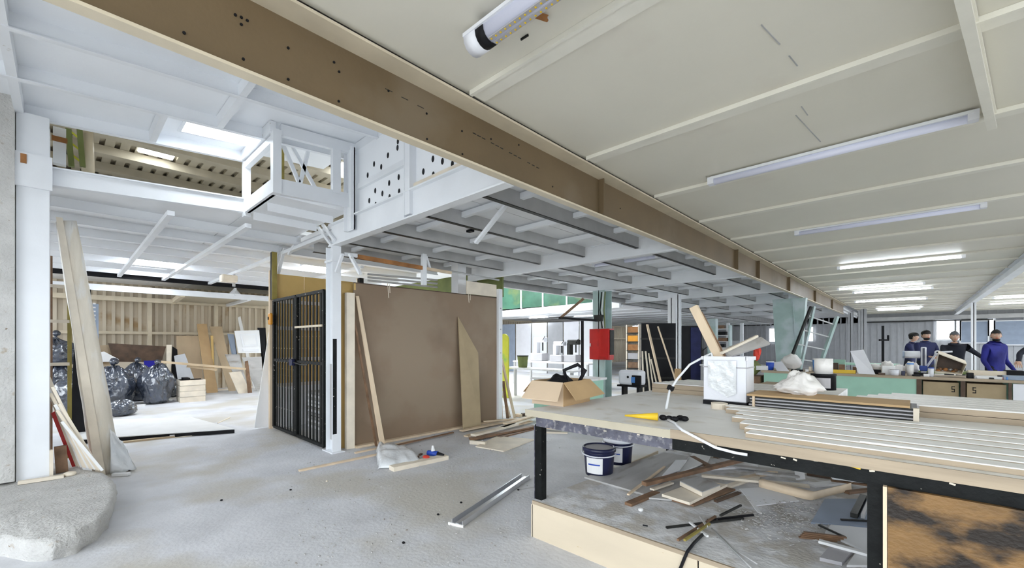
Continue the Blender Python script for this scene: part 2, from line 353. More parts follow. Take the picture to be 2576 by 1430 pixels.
# edge of the void: fascia beams, framed openings and corner posts
vd = struct('trim_1', 'white framed balustrade around the mezzanine void', (-6.4, 0.6, 3.1))
def zl(y): return 3.105 + 0.062 * (y + 0.1)
def edge(x, y0, y1, za, zb, th, name='rail', m='white_paint'):
    return MB().hexa([(x - th, y0, za(y0)), (x + th, y0, za(y0)), (x + th, y1, za(y1)), (x - th, y1, za(y1)), (x - th, y0, zb(y0)), (x + th, y0, zb(y0)), (x + th, y1, zb(y1)), (x - th, y1, zb(y1))]).build(name, m, vd)
edge(-6.42, -0.45, 1.65, zl, lambda y: zl(y) + 0.18, 0.04)
edge(-6.38, -0.45, 1.65, lambda y: zl(y) + 0.165, lambda y: zl(y) + 0.18, 0.03, 'rail_lip')
Box(-6.33, 1.62, 3.20, -5.305, 1.68, 3.36).build('rail', 'white_paint', vd)
Box(-6.43, 1.612, 3.15, -6.33, 1.69, 3.87).build('post', 'white_paint', vd)
Box(-5.305, 1.612, 3.19, -5.215, 1.70, 3.91).build('post', 'white_paint', vd)
Box(-6.33, 1.62, 3.78, -5.305, 1.68, 3.86).build('rail', 'white_paint', vd)
edge(-5.26, 1.70, 2.52, lambda y: 3.185 + 0.05 * (y - 1.65), lambda y: 3.36 + 0.05 * (y - 1.65), 0.03)
edge(-5.26, 1.70, 2.62, lambda y: zc(y) - 0.02, lambda y: zc(y) + 0.11, 0.03, 'top_rail')
Box(-5.29, 2.29, 3.36, -5.22, 2.39, 3.93).build('post', 'white_paint', vd)
cp = struct('column_corner', 'white channel post standing on the beam end', (-5.25, 2.55, 2.9))
Box(-5.30, 2.50, 2.92, -5.10, 2.515, 3.95).build('web', 'white_paint', cp); Box(-5.30, 2.46, 2.92, -5.285, 2.515, 3.95).build('flange', 'white_paint', cp); Box(-5.115, 2.46, 2.92, -5.10, 2.515, 3.95).build('flange', 'white_paint', cp)
# diagonal struts seen through the opening
tr = struct('trim_2', 'white diagonal roof struts behind the balustrade', (-5.6, 2.0, 3.3))
for a, b in (((712, 365), (752, 460)), ((735, 370), (792, 472)), ((775, 380), (755, 462))): Bar(PX(*a, x=-5.62), PX(*b, x=-5.62), 0.03, 0.045).build('strut', 'white_paint', tr)
Bar(PX(708, 360, x=-5.66), PX(708, 462, x=-5.66), 0.05, 0.05).build('strut', 'gold_steel', tr)

# perforated parapet
pp = struct('trim_3', 'white perforated parapet panels above the beam', (-4, 2.6, 3.1))
Box(-5.28, 2.585, 3.12, -3.97, 2.60, 3.96).build('perforated_panel', 'white_panel', pp); Box(-3.86, 2.585, 3.12, -2.63, 2.60, 3.96).build('perforated_panel', 'white_panel', pp)
Box(-5.10, 2.545, 3.435, -3.97, 2.584, 3.50).build('rail', 'white_paint', pp); Box(-3.86, 2.545, 3.62, -2.63, 2.584, 3.72).build('rail', 'white_paint', pp)
Box(-3.86, 2.55, 3.12, -2.63, 2.584, 3.19).build('timber_strip', 'pine_pale', pp)
Box(-3.97, 2.50, 2.86, -3.955, 2.60, 3.97).build('post', 'white_paint', pp); Box(-3.955, 2.505, 2.86, -3.87, 2.52, 3.97).build('post', 'white_paint', pp); Box(-3.87, 2.50, 2.86, -3.855, 2.60, 3.97).build('post', 'white_paint', pp)
for a in ((925, 441), (941, 413), (959, 420), (976, 391), (1000, 372), (1001, 356), (929, 505), (944, 480), (945, 515), (962, 487), (979, 461), (980, 496), (1003, 446), (1004, 482), (1065, 432), (1089, 400), (1090, 440), (1113, 406), (1138, 413)):
    p = PX(*a, y=2.584); MB().tube([p + V((0, -0.002, 0)), p + V((0, 0.003, 0))], 1, 10).build('hole', 'black', pp)
for o in [c for c in pp.children if c.name.startswith('hole')]:
    me = o.data; c = sum((v.co for v in me.vertices), V()) / len(me.vertices)
    for v in me.vertices: v.co = V((c.x + (v.co.x - c.x) * 0.022, v.co.y, c.z + (v.co.z - c.z) * 0.034))

# upper storey roof deck beyond the void
ud = struct('roof', 'tan profiled roof deck over the upper storey', (-9, 1, 4.3))
for k in range(46):
    y = -1.2 + k * 0.16; Box(-15, y, 4.32, -5.3, y + 0.10, 4.37).build('profile_rib', 'deck_tan', ud)
Box(-15, -3, 4.37, -2.6, 6.5, 4.42).build('roof_sheet', 'deck_tan', ud)
for x in (-6.9, -7.7, -8.5, -9.3, -10.1): Box(x - 0.09, -3, 4.20, x + 0.09, 6.2, 4.318).build('deck_purlin', 'deck_tan', ud)
MB().box(-8.3, 0.75, 4.308, -7.9, 1.15, 4.318).build('roof_light', 'sky_pane', ud)
MB().box(-7.1, 3.0, 4.308, -6.5, 4.4, 4.318).build('roof_light', 'sky_pane', ud)
uw = struct('wall_storey', 'upper storey end wall', (-15, 1, 3.3)); Box(-15.1, -3, 3.27, -15, 6.4, 4.4).build('sheet', 'deck_tan', uw)
uo = struct('column_upper', 'olive lattice column rising past the balustrade', (-7.2, 0.2, 3.2))
for a in (172, 200): Bar(PX(a, 325, x=-7.2), PX(a + 8, 420, x=-7.2), 0.05, 0.05).build('chord', 'green_olive', uo)
for k in range(3): Bar(PX(176, 330 + 28 * k, x=-7.2), PX(204, 352 + 28 * k, x=-7.2), 0.015, 0.02).build('lacing', 'lime', uo)
pu = struct('column_pipe', 'tan pipe rising beside the lattice column', tuple(PX(220, 420, x=-7.3))); MB().tube([PX(218, 330, x=-7.3), PX(222, 435, x=-7.3)], 0.06, 12).build('pipe', 'flange_cream', pu, smooth=True)
pb = struct('column_rusty', 'white post with a rusty band above the fascia', tuple(PX(150, 410, x=-6.9))); Bar(PX(150, 325, x=-6.9), PX(150, 415, x=-6.9), 0.10, 0.10).build('post', 'white_paint', pb); Bar(PX(150, 345, x=-6.84), PX(150, 357, x=-6.84), 0.12, 0.02).build('rust_band', 'rust', pb)

# ---- near left column on its concrete pad
co = struct('column_left', 'white steel column by the plinth with chipped paint', (-6.4, -0.2, 0.15))
Box(-6.36, -0.32, 0.15, -6.30, -0.10, 3.75).build('flange', 'white_paint', co, bevel=0.004)
Box(-6.60, -0.22, 0.15, -6.36, -0.20, 3.75).build('web', 'white_paint', co); Box(-6.66, -0.32, 0.15, -6.60, -0.10, 3.75).build('flange', 'white_paint', co)
Box(-6.31, -0.34, 3.02, -6.27, -0.08, 3.35).build('gusset_plate', 'white_paint', co); Box(-6.275, -0.29, 3.24, -6.262, -0.25, 3.33).build('rust_patch', 'rust', co)
Box(-6.33, -0.10, 0.15, -6.28, -0.075, 0.42).build('base_strip', 'pine_pale', co)
wl = Box(-6.62, -1.3, 0.17, -6.24, -0.325, 3.9).build('wall_pier', 'rough_concrete'); tag(wl, 'rough plastered pier at the left edge', None, kind='structure')
pts = [(-7.0, 0.10), (-6.40, 0.14), (-6.05, 0.30), (-5.5, 0.335), (-5.1, 0.30), (-4.72, 0.245), (-4.48, 0.17), (-4.32, 0.06), (-4.27, -0.05), (-4.36, -0.16), (-4.6, -0.28), (-4.85, -0.5), (-5.0, -0.95), (-7.0, -0.95)]
pl = MB(); n = 0; ring = []
for i in range(len(pts)):
    a, b = V(pts[i]), V(pts[(i + 1) % len(pts)])
    for k in range(6):
        q = a.lerp(b, k / 6); ring.append(q)
c = V((-5.7, -0.3)); vs = []
for lev, (z, sh) in enumerate(((0, -0.012), (0.05, 0.0), (0.10, 0.012), (0.145, 0.0), (0.152, -0.05), (0.150, -0.5))):
    for q in ring:
        dd = (q - c); r = dd.length; nz = mnoise.noise(V((q.x * 9, q.y * 9, z * 20))) * (0.03 if lev < 5 else 0)
        vs.append(V((q.x, q.y, 0)) + V((dd.x, dd.y, 0)) / r * (sh + nz if lev < 5 else -r * 0.6) + V((0, 0, z + (mnoise.noise(V((q.x * 4, q.y * 4, 3))) * 0.012 if lev > 2 else 0))))
m_ = len(ring); fs = [(l * m_ + i, l * m_ + (i + 1) % m_, (l + 1) * m_ + (i + 1) % m_, (l + 1) * m_ + i) for l in range(5) for i in range(m_)] + [tuple(range(5 * m_, 6 * m_))]
o = MB().add(vs, fs).build('concrete_plinth', 'rough_concrete', smooth=True); tag(o, 'rounded rough concrete plinth under the left column', 'plinth')

# ---- rear walls
def ribwall(name, label, p0, p1, z0, z1, m, nrm, step=0.19, mg=None):
    o = struct(name, label, tuple(p0)); p0, p1 = V(p0), V(p1); L = (p1 - p0).length; t = (p1 - p0) / L; nrm = V(nrm)
    a = p0 - nrm * 0.02; b = p1 - nrm * 0.02
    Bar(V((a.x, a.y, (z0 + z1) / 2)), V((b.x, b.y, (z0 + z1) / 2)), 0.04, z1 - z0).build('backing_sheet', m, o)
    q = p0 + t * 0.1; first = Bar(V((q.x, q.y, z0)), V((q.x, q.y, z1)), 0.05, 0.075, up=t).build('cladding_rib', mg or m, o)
    n = int(L / step)
    for k in range(1, min(n, 280)): dupl(first, t * step * k, o)
    return o
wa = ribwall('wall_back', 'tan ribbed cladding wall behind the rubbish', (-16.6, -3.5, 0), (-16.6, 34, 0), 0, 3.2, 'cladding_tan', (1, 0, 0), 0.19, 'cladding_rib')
for z in (1.78, 2.72): Box(-16.56, -3.4, z - 0.04, -16.46, 34, z + 0.04).build('girt', 'flange_cream', wa)
for y in (1.75, 3.4, 4.9, 8, 12): Box(-16.56, y - 0.05, 0, -16.44, y + 0.05, 3.15).build('wall_post', 'flange_cream', wa)
wf = ribwall('wall_far', 'grey ribbed cladding wall at the far end', (7.2, 34, 0), (-16.6, 34, 0), 0, 3.25, 'cladding_grey', (0, -1, 0), 0.3)
Box(-2.4, 33.6, 2.78, 7, 33.9, 3.0).build('lintel_pipe', 'steel_grey', wf); Box(-2.4, 33.4, 2.68, 3, 33.55, 2.74).build('lintel_pipe', 'dark_steel', wf)
def window(n, label, px0, px1, z0, z1, m='window_glow'):
    a, b = PX(px0, 800, y=33.9), PX(px1, 800, y=33.9); o = struct('window_%d' % n, label, (a.x, 33.9, z0))
    Box(a.x, 33.80, z0, b.x, 33.86, z1).build('pane', m, o)
    f = 0.06
    for q in ((a.x - f, z0 - f, a.x, z1 + f), (b.x, z0 - f, b.x + f, z1 + f), (a.x, z1, b.x, z1 + f), (a.x, z0 - f, b.x, z0)): Box(q[0], 33.76, q[1], q[2], 33.9, q[3]).build('window_frame', 'white_paint', o)
window(2, 'bright window behind the leaning worker', 2356, 2400, 1.66, 2.72); window(3, 'narrow bright window by the white post', 2406, 2414, 1.66, 2.72)
window(4, 'window with a blue grey blind behind the post', 2417, 2484, 1.5, 2.62, 'blind'); window(5, 'narrow bright window above the bearded worker', 2488, 2499, 1.9, 2.75); window(6, 'wide window with a blue blind at the right edge', 2503, 2600, 1.4, 2.6, 'blind')
window(7, 'small bright window left of the green column', 1937, 1966, 1.55, 2.45); window(8, 'small bright window beside the red cabinet', 1545, 1560, 1.6, 2.2); window(9, 'narrow bright window between ladder rungs', 2033, 2046, 1.6, 2.5)
wn = struct('wall_front_shade', 'unseen wall behind the viewer, added to shade the left column', (-12, -3.6, 0)); Box(-17, -3.7, 0, -8.4, -3.6, 1.2).build('sheet', 'cladding_tan', wn); Box(-8.4, -3.7, 0, -4.3, -3.6, 3.9).build('sheet', 'cladding_tan', wn); Box(-17, -3.7, 3.2, -6.8, -3.6, 4.5).build('sheet', 'soffit', wn)  # added out of view to cut daylight on the left column
wr = struct('wall_right', 'unseen right wall with openings shaped to steer the daylight', (7.2, 10, 0)); Box(7.2, -3.6, 0, 7.3, 34.2, 0.9).build('sill_wall', 'cladding_grey', wr); Box(7.2, -3.6, 2.7, 7.3, 34.2, 3.3).build('lintel_wall', 'cladding_grey', wr); Box(7.2, -3.6, 0.9, 7.3, 0.0, 2.7).build('solid_wall', 'cladding_grey', wr)  # out of view; openings light the bench, solid end shades the left column
# ================================================================ THE CAGE
BX = -5.80
def piece(name, label, cat, mbd, m, bevel=0.0, group=None, smooth=False): return tag(mbd.build(name, m, None, bevel, smooth), label, cat, group)
# corner post
po = struct('column_cage', 'white steel post at the corner of the cage, dark scuffed below', (BX, 2.55, 0))
Box(-5.93, 2.50, 0, -5.915, 2.62, 2.815).build('flange', 'white_paint', po); Box(-5.915, 2.553, 0, -5.735, 2.567, 2.815).build('web', 'white_paint', po); Box(-5.735, 2.50, 0, -5.72, 2.62, 2.815).build('flange', 'white_paint', po)
Box(-5.7199, 2.505, 0.25, -5.7185, 2.56, 1.55).build('scuff', 'black_paint', po); Box(-5.914, 2.5505, 0.15, -5.80, 2.5525, 1.2).build('scuff', 'steel_grey', po)
Box(-5.98, 2.47, 0, -5.66, 2.65, 0.012).build('base_plate', 'white_paint', po); Box(-5.95, 2.49, 2.60, -5.70, 2.63, 2.63).build('cap_plate', 'white_paint', po)
for a, b in (((800, 572), (838, 622)), ((812, 566), (842, 605)), ((862, 640), (846, 685)), ((880, 640), (906, 690))): Bar(PX(*a, y=2.52), PX(*b, y=2.52), 0.035, 0.035).build('brace', 'white_paint', po)
# gate of two leaves
gt = thing('barred_gate', 'black barred double gate of the storage cage beside the white post', 'gate', (-7, 2.5, 0))
for s, (xa, xb, n) in enumerate(((-8.02, -7.02, 8), (-6.98, -5.98, 8))):
    f = MB(); z0, z1 = 0.05, 2.22
    for x in (xa, xb): f.box(x - 0.03, 2.475, z0, x + 0.03, 2.525, z1)
    for z in (z0, z1, 1.20): f.box(xa, 2.48, z - 0.022, xb, 2.52, z + 0.022)
    lf = f.build('leaf_frame', 'black_paint', gt)
    st = (xb - xa) / n
    first = Box(xa + st - 0.024, 2.494, z0, xa + st + 0.024, 2.506, z1).build('gate_bar', 'black_paint', lf)
    lf['at'] = (0, 0, 0); first.matrix_parent_inverse = Matrix.Identity(4)
    for k in range(1, n - 1): dupl(first, (st * k, 0, 0), lf)
Box(-6.98, 2.46, 1.72, -5.98, 2.475, 1.75).build('tie_strip', 'flange_cream', gt)
lk = PX(735, 912, y=2.45); MB().box(lk.x - 0.07, 2.42, lk.z - 0.05, lk.x + 0.06, 2.47, lk.z + 0.05).build('lock_box', 'navy_plastic', gt, bevel=0.006)
MB().tube([lk + V((0.06, 0, 0)), lk + V((0.30, 0.02, -0.03)), lk + V((0.55, 0.02, -0.02))], 0.010, 6).build('chain', 'dark_steel', gt)
# cage walls behind the bars
cw = struct('wall_cage', 'yellow plywood side wall of the cage with pale battens', (-8.1, 3, 0))
for k, (y0, y1) in enumerate(((2.56, 3.02), (3.03, 3.6), (3.61, 4.6), (4.61, 5.7))): Box(-8.12, y0, 0.75, -8.10, y1, 2.70).build('ply_panel', 'plywood_yellow', cw)
Box(-8.12, 2.56, 0, -8.10, 5.7, 0.75).build('lower_sheet', 'soffit', cw)
for z in (0.75, 1.2, 1.75, 2.22): Box(-8.10, 2.56, z - 0.03, -8.05, 5.7, z + 0.03).build('batten', 'pine_pale', cw)
for k in range(3):
    st = thing('sheet_stack', 'stack of grey sheets seen through the cage bars, ' + ('lowest', 'middle', 'top')[k], 'stack', (-7.2, 3.2, 0.22 * k), 'sheet stacks in the cage')
    for j in range(4): Box(-7.9, 3.0 + 0.02 * (j % 2), 0.22 * k + 0.05 * j, -6.3 + 0.03 * (j % 3), 3.8, 0.22 * k + 0.05 * j + 0.042).build('sheet', 'grey_board' if (j + k) % 2 else 'soffit', st)
# big brown sheet and its edging
bs = thing('hardboard_sheet', 'big brown hardboard sheet forming the side of the cage', 'board', (BX, 4.3, 0))
MB().slab([(BX, 2.84, 0.03), (BX, 5.69, 0.03), (BX, 5.69, 2.36), (BX, 2.84, 2.36)], (-0.02, 0, 0)).build('sheet', 'hardboard', bs)
Box(BX, 2.84, 2.345, BX + 0.004, 5.69, 2.36).build('edge_strip', 'walnut', bs); Box(BX - 0.001, 2.84, 2.25, BX + 0.003, 2.87, 2.35).build('edge_strip', 'plywood_yellow', bs)
for a, b in (((975, 712), (978, 750)), ((980, 716), (981, 738)), ((1178, 740), (1180, 762)), ((1183, 742), (1183, 756))): Bar(PX(*a, x=BX + 0.002), PX(*b, x=BX + 0.002), 0.01, 0.006).build('scratch', 'pine_pale', bs)
Box(BX - 0.02, 2.84, 0, BX + 0.09, 5.7, 0.03).build('sole_plate', 'pine', bs)
piece('timber_stud', 'pale timber stud at the left edge of the brown sheet', 'stud', Box(BX - 0.03, 2.72, 0, BX + 0.05, 2.835, 2.20), 'pine_pale', 0.004)
piece('plywood_strip', 'narrow yellow plywood strip behind the white post', 'board', Box(BX - 0.10, 2.70, 0.0, BX - 0.08, 2.95, 2.34), 'plywood_yellow')
ap = thing('angle_post', 'slim white angle post at the far edge of the brown sheet', 'post', (BX, 5.75, 0))
Box(BX - 0.01, 5.70, 0, BX + 0.05, 5.80, 2.52).build('angle', 'white_paint', ap)
for z in (0.9, 1.3, 1.75, 2.15): MB().tube([(BX + 0.05, 5.75, z), (BX + 0.06, 5.75, z)], 0.012, 8).build('bolt', 'steel_grey', ap)
piece('plywood_infill', 'pale plywood infill above the far end of the brown sheet', 'board', Box(BX - 0.02, 4.95, 2.37, BX, 5.69, 2.60), 'pine_pale')
# rails and posts above
rr = struct('trim_4', 'rusty rail and posts above the cage', (BX, 4, 2.6))
Bar(PX(865, 640, x=BX), PX(898, 644, x=BX), 0.04, 0.05).build('rail', 'white_paint', rr); Bar(PX(900, 646, x=BX), PX(1065, 675, x=BX), 0.04, 0.06).build('rail', 'rust', rr); Bar(PX(1065, 675, x=BX), PX(1135, 687, x=BX), 0.04, 0.045).build('rail', 'pine', rr)
MB().tube([PX(1060, 676, x=BX), PX(1135, 683, x=BX), PX(1255, 705, x=BX)], 0.018, 8).build('pipe', 'steel_grey', rr)
Bar(PX(1066, 640, x=BX), PX(1066, 718, x=BX), 0.07, 0.07).build('post', 'white_paint', rr); Bar(PX(1072, 645, x=BX), PX(1082, 676, x=BX), 0.03, 0.03).build('brace', 'white_paint', rr)
Bar(PX(1154, 655, x=-6.4), PX(1154, 740, x=-6.4), 0.20, 0.20).build('post', 'white_paint', rr)
for k in range(3): Bar(PX(925, 690 + 8 * k, x=-6.6), PX(1100, 705 + 9 * k, x=-6.6), 0.03, 0.03).build('pipe', 'steel_grey', rr)
gb = struct('wall_green', 'olive green panels in the gap over the cage', (-7, 9, 2.6)); Box(-12, 6.3, 2.45, -6.25, 6.34, 3.05).build('panel', 'green_olive', gb)
for k in range(3): Bar(PX(935 + 70 * k, 612, y=6.28), PX(935 + 70 * k, 660, y=6.28), 0.04, 0.03).build('mullion', 'pine_pale', gb)
pk = struct('column_black', 'black and yellow edged post behind the cage', (-7.2, 5.2, 0)); q = PX(907, 700, y=5.0)
Box(q.x - 0.06, 4.95, 0, q.x + 0.06, 5.05, 3.07).build('post', 'black', pk); Box(q.x - 0.09, 4.93, 0, q.x - 0.06, 5.05, 3.07).build('edge', 'pine_pale', pk)
pk2 = struct('column_side', 'timber and black post at the far corner of the gate', (-8.12, 2.5, 0)); Box(-8.16, 2.45, 0, -8.10, 2.50, 2.75).build('stud', 'pine', pk2); Box(-8.10, 2.46, 2.24, -8.03, 2.54, 3.06).build('post', 'black', pk2); Box(-8.03, 2.46, 2.24, -8.01, 2.54, 3.06).build('edge', 'gold_steel', pk2)
for a, b in (((716, 625), (700, 690)), ((706, 622), (694, 675)), ((755, 595), (727, 640))): Bar(PX(*a, y=2.6), PX(*b, y=2.6), 0.04, 0.04).build('brace', 'white_paint', pk2)
# grey sheet and timber leaning at the gate
def lean(name, label, cat, pix, xb, xt, th, m, group=None, z=0.0, parts=None):
    """Board with two foot corners on plane x=xb and two head corners on plane x=xt (or along y)."""
    a, b = PX(*pix[0], x=xb), PX(*pix[1], x=xb); c, d_ = PX(*pix[2], x=xt), PX(*pix[3], x=xt)
    low = min(a.z, b.z) - z; a.z -= low if abs(low) < 0.4 else 0; b.z -= low if abs(low) < 0.4 else 0
    n = (b - a).cross(d_ - a); n = n.normalized() * th
    if n.x > 0: n = -n
    return tag(MB().slab([a, b, c, d_], n).build(name, m), label, cat, group)
lean('grey_sheet', 'tall grey sheet leaning at the left side of the gate', 'board', ((640, 1075), (688, 1072), (693, 812), (680, 812)), -8.25, -8.30, 0.02, 'soffit')
o = thing('tape_measure', 'orange tool hanging at the top of the grey leaning sheet', 'tool', tuple(PX(680, 803, y=2.44)))
p = PX(680, 803, y=2.43); MB().obox(p, (0.11, 0.05, 0.20)).build('casing', 'orange', o, bevel=0.02); MB().obox(p + V((-0.01, -0.03, 0.01)), (0.03, 0.01, 0.05)).build('slot', 'black', o)
lean('timber_lath', 'pale timber lath leaning diagonally on the brown sheet', 'lath', ((958, 1118), (970, 1116), (903, 745), (896, 745)), -5.55, BX + 0.035, 0.025, 'pine')
lean('thin_lath', 'thin brown lath leaning beside the pale one', 'lath', ((945, 1100), (950, 1100), (893, 800), (889, 800)), -5.62, BX + 0.03, 0.02, 'brown_wood')
lean('offcut_board', 'pointed grey brown offcut leaning on the brown sheet', 'board', ((1166, 1072), (1210, 1062), (1203, 888), (1153, 798)), -5.62, BX + 0.03, 0.018, 'cardboard_dull')

# ================================================================ THINGS ON THE FLOOR BY THE CAGE
def lying(name, label, cat, a, b, w_, h_, z, m, group=None, bevel=0.0):
    p, q = PX(*a, z=z), PX(*b, z=z); p.z = q.z = z + h_ / 2
    return tag(Bar(p, q, w_, h_).build(name, m, None, bevel), label, cat, group)
lying('floor_lath', 'long thin lath on the floor left of the plastic sheet', 'lath', (752, 1187), (968, 1142), 0.045, 0.02, 0, 'pine')
lying('timber_batten', 'straight batten lying along the foot of the brown sheet', 'batten', (893, 1142), (1045, 1110), 0.04, 0.018, 0, 'pine')
lying('timber_batten', 'short batten near the foot of the leaning lath', 'batten', (1000, 1122), (1140, 1090), 0.035, 0.018, 0.02, 'brown_wood')
pile = [((1172, 1100), (1335, 1062), .10, .022, 0.0, 'pine', 'wide plank at the bottom of the plank heap'), ((1185, 1108), (1345, 1075), .11, .03, 0.022, 'brown_wood', 'dark plank low in the plank heap'),
        ((1160, 1086), (1330, 1052), .09, .022, 0.02, 'pine', 'plank at the rear of the plank heap'), ((1190, 1098), (1300, 1070), .10, .03, 0.055, 'pine_pale', 'pale plank on top of the plank heap'),
        ((1262, 1078), (1345, 1050), .12, .025, 0.06, 'pine_pale', 'short pale plank on the heap near the bench leg'), ((1270, 1068), (1340, 1048), .09, .02, 0.09, 'pine', 'uppermost plank of the heap'),
        ((1215, 1062), (1300, 1056), .06, .02, 0.045, 'pine', 'cross plank at the rear of the heap'), ((1150, 1070), (1245, 1056), .05, .02, 0.0, 'brown_wood', 'thin dark lath between sheet and heap'),
        ((1255, 1103), (1345, 1080), .08, .02, 0.0, 'brown_wood', 'brown plank under the front of the heap'), ((1350, 1075), (1412, 1082), .09, .035, 0.03, 'pine', 'plank end poking out right of the bench leg'), ((1352, 1090), (1428, 1092), .05, .02, 0.0, 'pine_pale', 'pale lath end on the floor under the bench'),
        ((1183, 1117), (1222, 1121), .05, .05, 0.0, 'pine_pale', 'short white block in front of the plank heap')]
for a, b, w_, h_, z, m, lb in pile: lying('timber_plank', lb, 'plank', a, b, w_, h_, z, m, 'planks heaped beside the bench')
a, b, c, d_ = [PX(*q, z=0.002) for q in ((1196, 1126), (1267, 1138), (1345, 1108), (1250, 1100))]
piece('thin_sheet', 'thin pale panel lying in front of the plank heap', 'panel', MB().slab([a, b, c, d_], (0, 0, 0.016)), 'pine_pale')
# plastic sheet, offcut and bottle
lying('white_batten', 'white edged timber in front of the plastic sheet', 'batten', (985, 1185), (1122, 1155), 0.12, 0.05, 0, 'pine_pale')
g_ = MB(); n = 16
A, B, C2, D2 = [PX(*q, z=0.0) for q in ((950, 1182), (1065, 1172), (1015, 1128), (945, 1135))]
vs = []
for i in range(n + 1):
    for j in range(n + 1):
        u, v_ = i / n, j / n; p = A.lerp(B, u).lerp(D2.lerp(C2, u), v_)
        h = 0.03 + 0.11 * v_ * (1 - v_) * 2.2 + 0.05 * abs(mnoise.noise(V((u * 4, v_ * 4, 1)))) + (0.08 * (1 - u) * v_)
        vs.append((p.x + 0.04 * mnoise.noise(V((u * 5, v_ * 5, 9))), p.y + 0.04 * mnoise.noise(V((u * 5, v_ * 5, 4))), max(0.004, h * (0.25 if j in (0, n) or i in (0, n) else 1))))
g_.add(vs, [(i * (n + 1) + j, i * (n + 1) + j + 1, (i + 1) * (n + 1) + j + 1, (i + 1) * (n + 1) + j) for i in range(n) for j in range(n)])
o = g_.build('plastic_sheet', 'film', None, 0, True); tag(o, 'crumpled clear plastic sheet on the floor before the cage', 'plastic'); md = o.modifiers.new('t', 'SOLIDIFY'); md.thickness = 0.003
p = PX(1092, 1142, z=0.06)
sb = thing('spray_bottle', 'small blue and white bottle lying on the white edged timber', 'bottle', (p.x, p.y, 0.05))
MB().tube([p + V((-0.09, -0.03, 0)), p + V((0.05, 0.02, 0.0))], 0.035, 12).build('body', 'blue', sb, smooth=True); MB().tube([p + V((-0.02, 0, 0.03)), p + V((-0.03, 0, 0.10))], [0.028, 0.012], 10).build('nozzle', 'white_board', sb); MB().tube([p + V((0.05, 0.02, 0)), p + V((0.14, 0.05, 0.0))], [0.03, 0.012], 10).build('spout', 'black', sb)
p = PX(1072, 1150, z=0.06); piece('red_scrap', 'small red and white scrap beside the blue bottle', 'scrap', MB().ball(p, (0.05, 0.04, 0.02)), 'red_cloth')
for k, a in enumerate(((1040, 1142), (1050, 1150), (1058, 1144), (1045, 1153))):
    p = PX(*a, z=0.055); piece('wood_chip', ['dark chip nearest the plastic sheet', 'second dark chip by the plastic', 'third dark chip by the bottle', 'fourth dark chip on the timber'][k], 'scrap', MB().obox(p, (0.05, 0.03, 0.02), (0, 0, k)), 'walnut')
# aluminium channel
p, q = PX(1150, 1325, z=0.0), PX(1322, 1205, z=0.0); t = (q - p).normalized(); sd = V((t.y, -t.x, 0))
ch = thing('metal_channel', 'long dusty metal channel lying on the open floor', 'profile', (p.x, p.y, 0))
for nm, o_, h_, z0 in (('base_strip', 0.0, 0.006, 0.0), ('side_lip', -0.05, 0.05, 0.0), ('side_lip', 0.05, 0.05, 0.0), ('groove', 0.0, 0.02, 0.006)):
    wd = 0.106 if nm == 'base_strip' else (0.03 if nm == 'groove' else 0.006)
    Bar(p + sd * o_ + V((0, 0, z0 + h_ / 2)), q + sd * o_ + V((0, 0, z0 + h_ / 2)), wd, h_).build(nm, 'aluminium', ch)
Bar(p - sd * 0.085 + V((0, 0, 0.01)), p + sd * 0.06 + V((0, 0, 0.01)), 0.012, 0.02).build('end_strip', 'white_board', ch)
# small debris
for k, (a, lb) in enumerate((((557, 1259), 'black nut on the floor left of the channel'), ((731, 1233), 'dark pebble below the long lath'), ((1160, 1265), 'dark screw above the metal channel'), ((1304, 1233), 'black plug beside the channel end'), ((1102, 1295), 'tiny dark crumb in the open floor'), ((1015, 1366), 'dark crumb near the bottom edge'), ((822, 1211), 'pale crumb below the lath'))):
    p = PX(*a, z=0.006); piece('floor_scrap', lb, 'scrap', MB().ball(p, (0.014, 0.012, 0.008), None, 8, 6), 'black' if k != 6 else 'pine_pale')
p, q = PX(1304, 1233, z=0.004), PX(1345, 1226, z=0.004); piece('wire_piece', 'short stiff wire trailing from the black plug', 'wire', MB().tube([p, q], 0.004, 6), 'steel_grey')
# hanging things under the rear soffit
hp = thing('hanging_strut', 'white perforated strut hanging slantwise from the soffit', 'strut', tuple(PX(1285, 500, d=4.55)))
Bar(PX(1288, 497, d=4.55), PX(1197, 612, d=4.95), 0.05, 0.03).build('strut', 'white_paint', hp); p = PX(1210, 595, d=4.9); MB().ball(p, (0.02, 0.02, 0.02), None, 8, 6).build('bolt', 'black', hp)
p = PX(1183, 520, y=3.9); lh = thing('lamp_holder', 'bare lamp holder hanging from a purlin', 'lamp', tuple(p))
MB().tube([V((p.x, p.y, 3.07)), V((p.x, p.y, p.z - 0.10))], 0.006, 6).build('cord', 'black', lh); MB().tube([V((p.x, p.y, p.z - 0.10)), V((p.x, p.y, p.z - 0.22))], [0.018, 0.024], 10).build('socket', 'white_board', lh); MB().obox((p.x, p.y, 3.055), (0.10, 0.06, 0.03)).build('ceiling_plate', 'black', lh)
